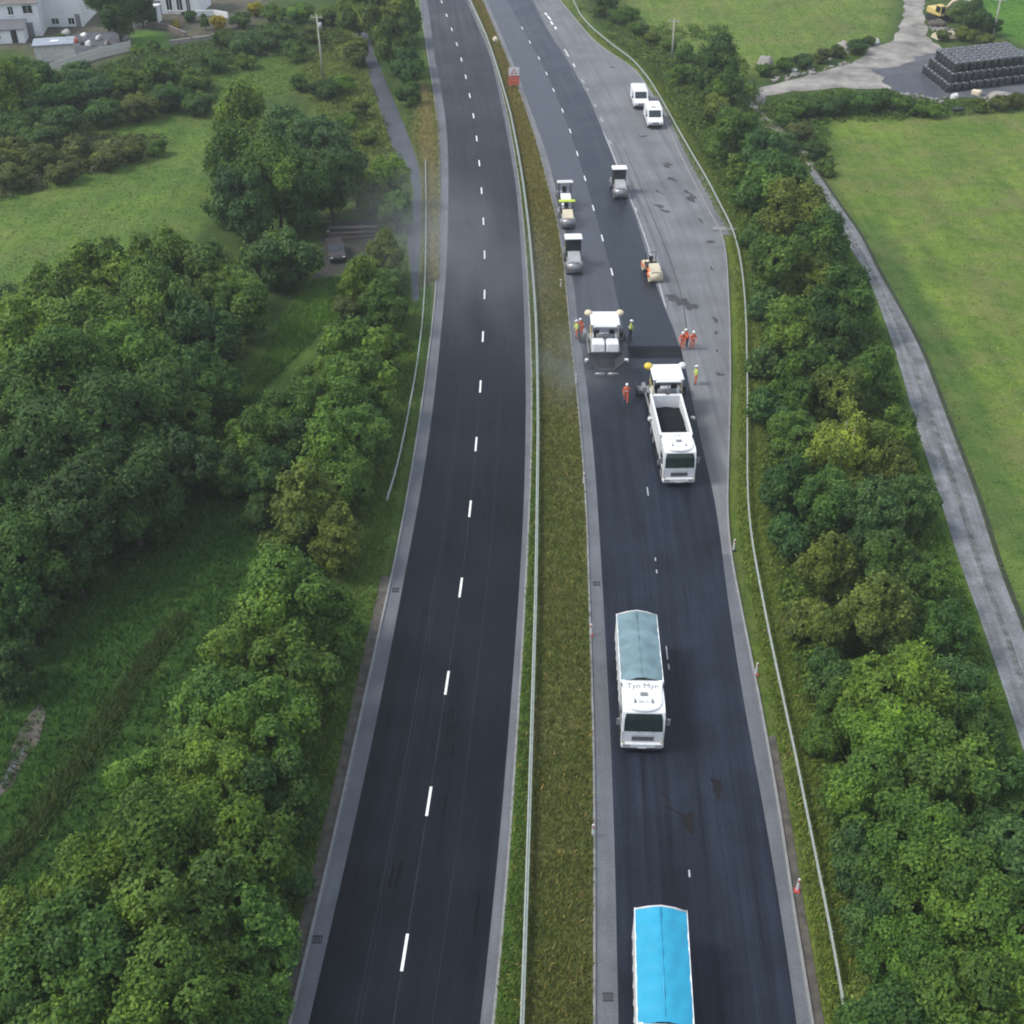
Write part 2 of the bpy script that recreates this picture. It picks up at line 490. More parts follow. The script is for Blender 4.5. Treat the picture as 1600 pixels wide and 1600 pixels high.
def strip(name, a, b, y0, y1, z, mat, step=1.5, nx=1, parent=None, attr=None):
    """sheet between two plan lines, with UV in metres (u across, v along)"""
    ys = np.arange(y0, y1 + step, step); ys[-1] = y1
    xa, xb = a(ys), b(ys)
    n = nx + 1
    V = np.zeros((len(ys), n, 3)); UV = np.zeros((len(ys), n, 2))
    for k in range(n):
        t = k / nx
        V[:, k, 0] = xa + (xb - xa) * t; V[:, k, 1] = ys; V[:, k, 2] = z
        UV[:, k, 0] = (xb - xa) * t
        UV[:, k, 1] = ys
    idx = np.arange(len(ys) * n).reshape(len(ys), n)
    F = np.stack([idx[:-1, :-1], idx[:-1, 1:], idx[1:, 1:], idx[1:, :-1]], -1).reshape(-1, 4)
    me = np_mesh(name, V.reshape(-1, 3), F)
    uv = me.uv_layers.new(name='UVMap')
    uv.data.foreach_set('uv', UV.reshape(-1, 2)[F.ravel()].astype(np.float32).ravel())
    o = mesh_obj(name, me, mat, parent)
    if not parent: o['kind'] = 'structure'
    return o

def offset(line, d):
    class _O(Line):
        def __init__(s): s.y = line.y; s.x = line.x + d
    return _O()

class Mid(Line):
    def __init__(s, a, b, t): s.y = a.y; s.x = a.x + (b.x - a.x) * t

def kerb(name, line, y0, y1, side, parent, w=.14, h=.12, step=2.0):
    ys = np.arange(y0, y1, step)
    x0 = line(ys); x1 = x0 + side * w
    V, F = [], []
    for i, y in enumerate(ys):
        V += [(x0[i], y, 0.0), (x0[i] + side * .02, y, h), (x1[i], y, h), (x1[i], y, -.05)]
    for i in range(len(ys) - 1):
        for k in range(3):
            a = i * 4 + k
            F.append((a, a + 1, a + 5, a + 4))
    me = bpy.data.meshes.new(name); me.from_pydata(V, [], F); me.update()
    bm = bmesh.new(); bm.from_mesh(me); bmesh.ops.recalc_face_normals(bm, faces=bm.faces); bm.to_mesh(me); bm.free()
    return mesh_obj(name, me, M['kerb'], parent)

YN, YF = 22.0, 330.0
# left carriageway: grey edge strips, new black surfacing, lane dashes every 9 m
left_road = strip('left_carriageway', LK, RM, YN, YF, 0.0, M['road_grey'], nx=2)
strip('surfacing', LB, RB, YN, YF, .012, M['road_new'], nx=4, parent=left_road)
kerb('kerb', LK, YN, YF, -1, left_road)
kerb('kerb', RM, YN, YF, 1, left_road, h=.1)
right_road = strip('right_carriageway', ML, KO, YN, YF, 0.0, M['layby'], nx=6)
y_split = yrange(0, 556)[1]
strip('planed_surfacing', CL, CR, YN, y_split, .012, M['road_planed'], nx=4, parent=right_road)
strip('older_surfacing', CL, CC, y_split, YF, .012, M['road_older'], nx=2, parent=right_road)
strip('fresh_surfacing', CC, CR, y_split - 2.3, YF, .022, M['road_fresh'], nx=2, parent=right_road)
kerb('kerb', ML, YN, YF, -1, right_road, h=.1)
kerb('kerb', KO, YN, YF, 1, right_road)
# weathered edge strips of the right carriageway, a shade apart from the lay-by
strip('edge_strip', ML, CL, YN, yrange(0, 330)[1], .006, M['road_grey'], parent=right_road)
strip('edge_strip', CR, KO, YN, yrange(0, 866)[1], .006, M['road_grey'], parent=right_road)

def dash(x, y, ang, ln, w, parent, mat, z):
    m = MB()
    m.box((0, 0, 0), (w, ln, .004))
    o = m.build('lane_marking', mat, parent)
    o.location = (x, y, z); o.rotation_euler = (0, 0, -ang)
    return o

dash_pix = [(632,1488),(670.5,1252),(698.5,1067),(720.5,918),(735,795),(744,694),(751,604),(754.5,526),(757.5,460),(757.5,398),(755.5,346),(752.5,298),(749,255),(745,216.5),(740,181),(734,149.5),(728,120),(721,93),(714,69),(706,46),(698,24),(690,3)]
dl = Line(dash_pix, 6)
strip('surface_joint', offset(dl, -.03), offset(dl, .03), YN, YF, .0135, M['joint'], parent=left_road)
for t_, w_ in ((.27, .05), (.30, .03), (.72, .04)):
    q_ = Mid(LB, RB, t_); strip('surface_joint', offset(q_, -w_ / 2), offset(q_, w_ / 2), YN, 150, .0135, M['joint'], parent=left_road)
for i, (a, b) in enumerate(dash_pix):
    p = G(a, b)
    dash(float(dl(p.y)), p.y, dl.heading(p.y), 2.05, .15, left_road, M['marking'], .016)
for (a, b) in [(816,44),(828,66),(842,91),(854,115),(865,141),(879,173),(891,205),(902,240),(914,279),(927,325),(941,372),(956,425)]:
    p = G(a, b)
    dash(p.x, p.y, CC.heading(p.y), 1.7, .13, right_road, M['marking'], .027)
for (a, b, ln) in [(1012,768,1.1),(1024,874,.35),(1026,893,.4),(1042,1020,1.2),(1045,1042,.5),(1077,1365,.45)]:
    p = G(a, b)
    dash(p.x, p.y, CC.heading(p.y), ln, .09, right_road, M['marking_worn'], .016)
# worn edge dashes between the carriageway and the lay-by
for (a, b, ln) in [(884,80,2.2),(887,86,1.5),(897,102,1.8),(911,127,2.0),(940,187,1.8),(930,165,1.0),(953,222,1.3),(994,327,1.2),(1006,365,.8),(1014,395,.8),(918,140,.9),(858,28,2.5),(862,36,2.2),(868,44,1.4),(853,22,1.6)]:
    p = G(a, b)
    dash(p.x, p.y, CR.heading(p.y) + random.uniform(-.08, .08), ln, .16 if b > 50 else .34, right_road, M['marking_worn'] if b > 120 else M['marking'], .008 if b > 60 else .027)

def seam(pix, w, mat, z, name):
    l = Line(pix, 3); ys = [G(a, b).y for a, b in pix]
    strip(name, offset(l, -w / 2), offset(l, w / 2), min(ys), max(ys), z, mat, parent=right_road)
seam([(1073,520),(1068,470),(1045,400),(1020,340),(1000,290),(975,230)], .10, M['tar'], .0055, 'surface_joint')
seam([(1012,440),(1030,455),(1014,400),(996,345),(978,300)][2:], .3, M['road_grey'], .005, 'worn_strip')
seam([(1040,480),(1024,420),(1006,365),(985,310),(950,222),(915,150)], .12, M['marking_worn'], .005, 'worn_line')
seam([(1056,480),(1038,420),(1018,365),(996,310),(960,222)], .45, M['road_grey'], .0045, 'worn_strip')

def splat(pts, z, mat, parent, name):
    me = bpy.data.meshes.new(name)
    me.from_pydata([(x, y, z) for x, y in pts], [], [tuple(range(len(pts)))])
    me.update()
    return mesh_obj(name, me, mat, parent)

def blob(cx, cy, rx, ry, z, mat, parent, name='tar_stain', n=18, ang=0):
    rr = random.Random(int(cx * 71 + cy * 13))
    ph = [rr.uniform(0, 6.3) for _ in range(4)]
    ps = []
    for k in range(n):
        t = 2 * math.pi * k / n
        s = 1 + .28 * math.sin(2 * t + ph[0]) + .2 * math.sin(3 * t + ph[1]) + .18 * math.sin(5 * t + ph[2]) + rr.uniform(-.12, .12)
        x, y = rx * s * math.cos(t), ry * s * math.sin(t)
        ps.append((cx + x * math.cos(ang) - y * math.sin(ang), cy + x * math.sin(ang) + y * math.cos(ang)))
    return splat(ps, z, mat, parent, name)

for (a, b, rx, ry, an) in [(1043,258,.5,.9,.3),(1050,280,.45,.7,1.0),(1080,310,.55,1.1,.2),(1030,322,.3,.8,.9),(1040,330,.35,.6,.5),(1073,300,.4,.5,0),(1110,378,.6,.3,0),(1062,470,.9,.9,0),(1078,478,.5,1.1,.4),(1048,463,.4,.6,0),
                           (1118,500,.25,.5,0),(1125,585,.35,.3,.5),(1119,520,.15,.35,0),(1120,548,.12,.25,0),(1112,420,.15,.4,.2),(1095,345,.2,.6,.3),(1005,213,.5,.4,0),(956,105,.3,.5,0),(1030,300,.2,.7,.6)]:
    p = G(a, b); zt = .0062 + (a % 7) * .0005 + (b % 5) * .0001
    blob(p.x, p.y, rx, ry, zt, M['tar'], right_road, ang=an)
for (a, b, rx, ry, an) in [(1075,1285,.42,.62,.4),(1050,1265,.5,.12,-.6),(1120,1230,.3,.6,.2),(1040,1245,.1,.35,.5)]:
    p = G(a, b)
    blob(p.x, p.y, rx, ry, .0165, M['oil'], right_road, ang=an)
# the step of fresh hot mix behind the right paver
p0, p1 = G(1000, 560), G(1062, 541)
splat([(float(CC(p0.y)) + .1, p0.y), (float(CR(p0.y)), p0.y), (float(CR(p1.y)) + .1, p1.y), (float(CC(p1.y)) + .1, p1.y - .1)], .03, M['hot_mix'], right_road, 'hot_mix_edge')
# gullies in the edge strips
for (a, b, par) in [(496,1468,left_road),(618,922,left_road),(950,1558,right_road),(932,912,right_road)]:
    p = G(a, b); m = MB()
    for k in range(5): m.box((-.2 + k * .1, 0, .0), (.05, .42, .02))
    m.box((0, .2, .0), (.5, .05, .021)); m.box((0, -.2, .0), (.5, .05, .021))
    o = m.build('gully_grate', M['black'], par); o.location = (p.x, p.y, .012)
# brown soil strip along the kerb
strip('soil_strip', offset(LK, -.8), offset(LK, -.13), YN, yrange(0, 900)[1], .02, M['soil'])
strip('soil_strip', offset(KO, .13), offset(KO, .62), YN, yrange(0, 1150)[1], .02, M['soil'])
# paved strip between lay-by kerb and barrier
strip('paved_verge', offset(KO, .13), BAR_R, yrange(0, 368)[1], yrange(0, 150)[1], .03, M['layby'], nx=2)
# concrete slab across it
pa = G(1118, 358); m = MB(); m.box((0, 0, 0), (2.6, .9, .05)); o = m.build('concrete_slab', M['kerb']); o.location = (pa.x + 1.0, pa.y, .06); tag(o, 'pale concrete slab set in the paved verge beside the lay-by barrier', 'slab')

# farm track on the right: pale gravel with a darker crown
track = strip('farm_track', TL, TR, yrange(0, 1250)[1], yrange(0, 268)[1], .01, M['gravel'], nx=3)
strip('grassy_crown', Mid(TL, TR, .44), Mid(TL, TR, .60), yrange(0, 1250)[1], yrange(0, 300)[1], .016, M['track_crown'], parent=track)
strip('dark_edge', offset(TR, .05), offset(TR, .38), yrange(0, 1250)[1], yrange(0, 268)[1], .014, M['dark_green'])  # flat narrow dark green strip along the track's right edge
# narrow lane on the left
side_lane = strip('side_lane', PL, PR, yrange(0, 470)[1], yrange(0, 10)[1], .012, M['lane'], nx=2)

def poly_sheet(name, pix, z, mat, parent=None, rag=.35):
    w = [G(a, b) for a, b in pix]
    pts = []
    rr = random.Random(len(pix) * 7 + int(pix[0][0]))
    for i, p in enumerate(w):
        q = w[(i + 1) % len(w)]
        k = max(1, int((q - p).length / 1.5))
        for j in range(k):
            t = j / k
            c = p.lerp(q, t)
            pts.append((c.x + rr.uniform(-rag, rag), c.y + rr.uniform(-rag, rag)))
    me = bpy.data.meshes.new(name)
    me.from_pydata([(x, y, z) for x, y in pts], [], [tuple(range(len(pts)))])
    uv = me.uv_layers.new(name='UVMap')
    for i, lp in enumerate(me.loops):
        v = me.vertices[lp.vertex_index].co; uv.data[i].uv = (v.x, v.y)
    me.update()
    o = mesh_obj(name, me, mat, parent)
    if not parent: o['kind'] = 'structure'
    return o
yard = poly_sheet('farm_yard', [(1268,274),(1245,232),(1212,205),(1180,192),(1170,170),(1173,150),(1190,136),(1240,122),(1300,108),(1345,92),(1360,74),(1392,66),(1405,45),(1412,20),(1416,-40),(1446,-40),(1444,20),(1450,60),(1475,76),(1600,82),(1660,84),(1660,150),(1560,150),(1480,152),(1430,156),(1390,140),(1320,137),(1240,143),(1200,150),(1190,165),(1200,182),(1232,200),(1262,232),(1278,268)], .004, M['yard'])
poly_sheet('dark_hardcore', [(1362,106),(1400,104),(1440,86),(1500,74),(1660,78),(1660,148),(1520,152),(1440,156),(1395,142)], .012, M['gravel_dark'], yard, .6)
poly_sheet('tarmac_apron', [(1385,116),(1440,112),(1476,150),(1430,154),(1396,140)], .018, M['lane'], yard, .3)
# bare earth by the left meadow, where the timber lies
poly_sheet('bare_earth', [(470,470),(452,520),(462,532),(490,490),(540,440),(565,400),(590,378),(585,345),(520,345),(500,372),(500,420)], .004, M['earth_dark'])
poly_sheet('bare_earth', [(-20,1255),(0,1200),(40,1130),(75,1095),(80,1112),(50,1155),(15,1225)], .004, M['soil'], None, .5)
poly_sheet('puddle', [(2,1222),(12,1198),(42,1160),(46,1166),(22,1205),(6,1235)], .012, M['road_grey'], None, .12)

# ------------------------------------------------------------------ ground, one sheet to the horizon, sward colours by field
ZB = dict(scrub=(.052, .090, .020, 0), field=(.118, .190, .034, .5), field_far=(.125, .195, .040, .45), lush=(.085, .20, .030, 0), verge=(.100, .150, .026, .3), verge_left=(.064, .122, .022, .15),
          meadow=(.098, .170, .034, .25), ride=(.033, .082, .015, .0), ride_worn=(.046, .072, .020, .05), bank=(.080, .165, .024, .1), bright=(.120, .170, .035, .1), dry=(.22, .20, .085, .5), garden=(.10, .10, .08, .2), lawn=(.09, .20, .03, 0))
ZONES = [
    ('meadow', [(-400,190),(60,215),(200,190),(330,165),(340,260),(330,330),(300,380),(200,420),(120,450),(60,520),(20,640),(-300,700)]),
    ('meadow', [(300,90),(420,88),(500,90),(500,130),(430,150),(330,150)]),
    ('bright', [(420,50),(480,60),(545,30),(565,110),(600,200),(640,280),(600,300),(560,240),(500,200),(480,130)]),
    ('bank', [(490,440),(440,500),(400,580),(330,640),(335,670),(420,600),(500,520),(600,480),(600,420)]),
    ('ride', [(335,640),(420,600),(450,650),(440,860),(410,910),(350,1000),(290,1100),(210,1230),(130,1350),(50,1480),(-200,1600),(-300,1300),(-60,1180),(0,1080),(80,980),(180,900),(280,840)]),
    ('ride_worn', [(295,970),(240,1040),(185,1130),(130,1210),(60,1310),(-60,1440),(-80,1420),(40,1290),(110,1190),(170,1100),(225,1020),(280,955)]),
    ('field', [(1290,180),(1480,178),(1620,165),(2100,120),(2600,500),(2400,1400),(1800,1500),(1610,1040),(1540,840),(1450,560),(1380,420),(1300,280)]),
    ('field_far', [(980,-200),(985,30),(1040,75),(1130,115),(1180,115),(1250,95),(1330,80),(1385,55),(1400,0),(1395,-200)]),
    ('lush', [(1520,30),(1600,68),(1900,80),(2000,-200),(1540,-200)]),
    ('bank', [(1266,275),(1330,400),(1380,520),(1430,690),(1490,870),(1560,1080),(1610,1230),(1590,1240),(1530,1080),(1470,920),(1400,760),(1370,620),(1330,500),(1280,360)]),
    ('dry', [(655,130),(672,135),(684,200),(686,280),(686,400),(684,440),(663,440),(662,300),(650,220)]),
    ('garden', [(-100,-100),(420,-100),(420,30),(330,60),(200,80),(110,120),(70,110),(40,75),(-100,85)]),
    ('lawn', [(203,50),(230,46),(262,52),(266,70),(235,80),(205,72)]),
]
axx = np.concatenate([[-5000, -2000, -900, -450, -260, -180], np.arange(-140, 141, 1.25), [180, 260, 450, 900, 2000, 5000]])
axy = np.concatenate([[-3000, -800, -200, -60, -10], np.arange(15, 275, 1.25), [290, 320, 380, 480, 700, 1200, 2500, 6000]])
GX, GY = np.meshgrid(axx, axy)
P2 = np.stack([GX.ravel(), GY.ravel()], 1)

def poly_weight(P, poly, soft=2.0):
    poly = np.array([tuple(G(a, b))[:2] for a, b in poly])
    ins = np.zeros(len(P), bool); dist = np.full(len(P), 1e9)
    n = len(poly)
    for i in range(n):
        a, b = poly[i], poly[(i + 1) % n]
        c = ((a[1] > P[:, 1]) != (b[1] > P[:, 1]))
        xi = a[0] + (P[:, 1] - a[1]) / (b[1] - a[1] + 1e-12) * (b[0] - a[0])
        ins ^= c & (P[:, 0] < xi)
        d = b - a
        t = np.clip(((P - a) @ d) / (d @ d + 1e-9), 0, 1)
        dist = np.minimum(dist, np.linalg.norm(P - a - t[:, None] * d, axis=1))
    s = np.where(ins, dist, -dist)
    w = np.clip((s + soft) / (2 * soft), 0, 1)
    return w * w * (3 - 2 * w)

def sward(P):
    c = np.tile(np.array(ZB['scrub']), (len(P), 1))
    # beyond the surveyed ground the fields go on
    far = (P[:, 1] > 245) | (P[:, 0] > 120) | (P[:, 0] < -115)
    c[far] = ZB['meadow']
    for nm, poly in ZONES:
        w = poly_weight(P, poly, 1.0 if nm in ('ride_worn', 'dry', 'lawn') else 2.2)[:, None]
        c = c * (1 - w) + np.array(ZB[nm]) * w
    # verges beside the kerbs
    X, Y = P[:, 0], P[:, 1]
    def band(lo, hi, soft=.8):
        return (np.clip((X - lo) / soft + .5, 0, 1) * np.clip((hi - X) / soft + .5, 0, 1))[:, None]
    ok = ((Y > 18) & (Y < 300))[:, None]
    w = band(TR(Y), TR(Y) + 3.5, 1.5) * ((Y > 40) & (Y < 125))[:, None] * .7
    c = c * (1 - w) + np.array((.062, .118, .030, .1)) * w
    for w, zn in ((band(KO(Y), BAR_R(Y) + 1.4), 'verge'), (band(LK(Y) - 3.2, LK(Y)), 'verge_left')):
        w = w * ok
        c = c * (1 - w) + np.array(ZB[zn]) * w
    w = poly_weight(P, ZONES[10][1], 1.0)[:, None]
    return c * (1 - w) + np.array(ZB['dry']) * w

gc = sward(P2)
idx = np.arange(len(P2)).reshape(GX.shape)
F = np.stack([idx[:-1, :-1], idx[:-1, 1:], idx[1:, 1:], idx[1:, :-1]], -1).reshape(-1, 4)
me = np_mesh('ground', np.column_stack([P2, np.full(len(P2), -.02)]), F)
at = me.color_attributes.new('sward', 'FLOAT_COLOR', 'POINT')
at.data.foreach_set('color', gc.astype(np.float32).ravel())
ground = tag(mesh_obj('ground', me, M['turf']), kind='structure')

# central reservation: raised rough grass between the kerbs
def median_col(P):
    g = np.array([.084, .104, .025, .45]); d = np.array([.142, .130, .037, .55])
    t = np.clip((P[:, 1] - 70) / 90, 0, 1)[:, None]
    c = g * (1 - t) + d * t
    # greener between the barrier and the left carriageway
    gr = np.clip((BAR_M(P[:, 1]) - .1 - P[:, 0]) / .5 + .5, 0, 1)[:, None]
    return c * (1 - gr) + np.array([.065, .125, .022, .1]) * gr
med = strip('central_reservation', offset(RM, .13), offset(ML, -.13), YN, YF, .085, M['turf'], step=1.25, nx=8)
mv = np.zeros(len(med.data.vertices) * 3, np.float32); med.data.vertices.foreach_get('co', mv); mv = mv.reshape(-1, 3)
at = med.data.color_attributes.new('sward', 'FLOAT_COLOR', 'POINT')
at.data.foreach_set('color', median_col(mv[:, :2]).astype(np.float32).ravel())

# ------------------------------------------------------------------ grass tufts (uncountable)
rng = np.random.default_rng(3)
def off_paths(P):
    X, Y = P[:, 0], P[:, 1]
    lane = (X > PL(Y) - .2) & (X < PR(Y) + .2) & (Y > G(800, 470).y) & (Y < G(800, 8).y)
    trk = (X > TL(Y) - .1) & (X < TR(Y) + .1) & (Y < G(800, 266).y)
    return ~(lane | trk)

def tufts(name, P, col, h, w, label, z=0.0, blades=3, gain=1.0, flat=.7, straw=0.0):
    ok = off_paths(P); P, col = P[ok], col[ok]
    n = len(P)
    V = np.zeros((n, blades, 3, 3), np.float32); C = np.zeros((n, blades, 4), np.float32)
    for b in range(blades):
        a = rng.uniform(0, 2 * np.pi, n); ln = rng.uniform(.5, 1.0, n) * h; lean = rng.uniform(.1, flat, n) * ln
        a2 = rng.uniform(0, 2 * np.pi, n); ww = w * rng.uniform(.6, 1.3, n)
        base = P + rng.normal(0, .07, (n, 2))
        V[:, b, 0, :2] = base + np.stack([np.cos(a), np.sin(a)], 1) * ww[:, None] / 2
        V[:, b, 1, :2] = base - np.stack([np.cos(a), np.sin(a)], 1) * ww[:, None] / 2
        V[:, b, 2, :2] = base + np.stack([np.cos(a2), np.sin(a2)], 1) * lean[:, None]
        V[:, b, :2, 2] = z; V[:, b, 2, 2] = z + ln
        k = rng.uniform(.6, 1.6, n)[:, None] * gain
        st = (rng.random(n) < straw)[:, None]
        C[:, b, :3] = np.where(st, np.array([.26, .21, .075]), col[:, :3]) * k * np.column_stack([rng.uniform(.85, 1.25, n), np.ones(n), rng.uniform(.7, 1.1, n)])
    C[..., 3] = 1
    me = np_mesh(name, V.reshape(-1, 3), np.arange(n * blades * 3).reshape(-1, 3))
    at = me.color_attributes.new('sward', 'FLOAT_COLOR', 'POINT')
    at.data.foreach_set('color', np.repeat(C.reshape(-1, 4), 3, axis=0).ravel())
    o = mesh_obj(name, me, M['blade'])
    return tag(o, label, 'grass', kind='stuff')

def rand_between(a, b, y0, y1, n, pw=1.6):
    # denser towards the camera
    u = rng.random(n) ** pw
    Y = y0 + (y1 - y0) * u
    xa, xb = a(Y), b(Y)
    return np.column_stack([xa + (xb - xa) * rng.random(n), Y])

Pm = rand_between(offset(RM, .2), offset(ML, -.2), 26, 235, 46000, 1.5)
tufts('median_grass', Pm, median_col(Pm), .30, .055, 'rough olive and brown grass on the central reservation', .085, gain=1.3, flat=1.2, straw=.06)
Pv = np.concatenate([rand_between(offset(KO, .8), offset(BAR_R, 2.5), 26, 200, 24000), rand_between(offset(LK, -4.0), offset(LK, -.75), 26, 200, 18000)])
tufts('verge_grass', Pv, sward(Pv), .34, .06, 'green and straw coloured grass along the outer verges', 0, gain=1.35, flat=1.2, straw=.04)
def poly_scatter(names, n, per=None):
    out = []
    for nm, poly in ZONES:
        if nm not in names: continue
        w = np.array([tuple(G(a, b))[:2] for a, b in poly])
        lo, hi = np.maximum(w.min(0), [-100, 20]), np.minimum(w.max(0), [105, 235])
        Q = lo + (hi - lo) * rng.random((int(n * 2.0), 2))
        k = poly_weight(Q, poly, .5)
        out.append(Q[k > .5][:n])
    return np.concatenate(out)
Pf = poly_scatter(('field', 'field_far', 'lush', 'meadow'), 11000)
cf = sward(Pf); 
tufts('meadow_grass', Pf, cf, .10, .16, 'mown grass of the open fields on both sides', 0, gain=1.25, flat=2.5)
Pr = poly_scatter(('ride', 'bank', 'bright', 'ride_worn', 'dry'), 10000)
tufts('rough_grass', Pr, sward(Pr), .5, .09, 'tall rough grass on the ride and banks under the trees', 0, gain=1.3, flat=1.3)

# ------------------------------------------------------------------ low undergrowth between the trees (uncountable)
def undergrowth(name, C, tone, label, hgt=(.3, 1.0), per=30):
    C = C[off_paths(C)]
    n = len(C); g = rng
    rad = g.uniform(.5, 1.4, n); hh = g.uniform(*hgt, n); ct = g.normal(0, .16, n)
    k = np.repeat(np.arange(n), per); m = len(k)
    d = g.normal(size=(m, 3)); d[:, 2] = np.abs(d[:, 2]) + .1; d /= np.linalg.norm(d, axis=1)[:, None]
    P = np.column_stack([C[k], np.zeros(m)]) + d * np.column_stack([rad[k], rad[k], hh[k]]) * g.uniform(.7, 1.05, m)[:, None]
    nrm = d + g.normal(0, .45, (m, 3)) + [0, 0, .4]; nrm /= np.linalg.norm(nrm, axis=1)[:, None]
    ax = np.cross(nrm, g.normal(size=(m, 3))); ax /= np.linalg.norm(ax, axis=1)[:, None]
    sd = np.cross(nrm, ax)
    L = g.uniform(.18, .42, m)[:, None]; W = L * g.uniform(.28, .45, m)[:, None]
    V = np.stack([P - ax * L * .5, P + sd * W, P + ax * L * .5 - nrm * L * .12, P - sd * W], 1)
    F = np.arange(m)[:, None] * 4 + np.array([[0, 1, 2, 3]])
    me = np_mesh(name, V.reshape(-1, 3), np.concatenate([F[:, [0, 1, 2]], F[:, [0, 2, 3]]]))
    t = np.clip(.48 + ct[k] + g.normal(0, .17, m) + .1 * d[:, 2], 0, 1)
    a = me.attributes.new('tone', 'FLOAT', 'FACE'); a.data.foreach_set('value', np.concatenate([t, t]).astype(np.float32))
    o = mesh_obj(name, me, M['leaf']); o.color = (*tone, 1)
    return tag(o, label, 'undergrowth', kind='stuff')
U1 = rand_between(offset(BAR_R, 1.6), offset(TL, -1.2), 26, 205, 2300, 1.4)
undergrowth('undergrowth', U1, (.085, .148, .024), 'leafy undergrowth between the right barrier and the farm track', (.3, .9))
U2 = rand_between(offset(LK, -8.5), offset(LK, -4.6), 26, 66, 650, 1.4)
undergrowth('undergrowth', U2, (.062, .120, .024), 'leafy undergrowth along the foot of the left roadside trees', (.25, .8))
def poly_points(pix, n):
    w = np.array([tuple(G(a, b))[:2] for a, b in pix]); lo, hi = w.min(0), w.max(0)
    Q = lo + (hi - lo) * rng.random((n * 3, 2))
    return Q[poly_weight(Q, pix, .3) > .5][:n]
U3 = poly_points([(-20,95),(60,110),(110,125),(200,90),(280,75),(360,60),(420,40),(500,40),(540,60),(500,88),(400,88),(330,110),(320,160),(200,190),(60,215),(-20,210)], 1900)
undergrowth('undergrowth', U3, (.068, .122, .032), 'tangled brambles on the slope below the gardens', (.3, 1.0), 26)
U4 = poly_points([(-20,225),(120,210),(260,215),(250,240),(180,262),(80,290),(-20,320)], 500)
undergrowth('undergrowth', U4, (.078, .098, .038), 'brownish bracken strip across the upper left meadow', (.3, .8), 26)
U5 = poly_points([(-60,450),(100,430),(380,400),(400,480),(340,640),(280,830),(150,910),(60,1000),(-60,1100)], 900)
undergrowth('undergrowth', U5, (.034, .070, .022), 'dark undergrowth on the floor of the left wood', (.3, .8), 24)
U6 = poly_points([(1190,160),(1300,143),(1400,150),(1480,160),(1600,155),(1600,172),(1480,182),(1290,192),(1300,280),(1262,262),(1225,215)], 500)
undergrowth('undergrowth', U6, (.075, .135, .026), 'leafy growth along the hedge below the farm yard', (.3, .9), 26)
U7 = poly_points([(470,60),(545,15),(600,190),(640,250),(600,300),(560,240),(500,200)], 350)
undergrowth('undergrowth', U7, (.095, .130, .028), 'yellowish green bracken left of the narrow lane', (.25, .7), 22)
U8 = poly_points([(900,10),(960,50),(1010,90),(1040,120),(1075,110),(1180,112),(1330,85),(1385,60),(1330,72),(1240,96),(1150,104),(1060,70),(985,20),(960,-30)], 420)
undergrowth('undergrowth', U8, (.085, .125, .030), 'rough growth along the upper field edge beside the lay-by barrier', (.2, .7), 22)

# ------------------------------------------------------------------ trees and shrubs
TONE = dict(mid=(.080, .154, .029), dark=(.058, .122, .031), light=(.106, .190, .030), olive=(.116, .164, .032), yellow=(.180, .228, .038), blue=(.072, .142, .046),
            brown=(.112, .140, .040), gold=(.36, .32, .02), deep=(.046, .098, .027))
TWORD = dict(mid='mid green', dark='dark green', light='fresh green', olive='olive green', yellow='yellow-green', blue='grey-green', brown='brownish green', gold='golden yellow', deep='deep green')

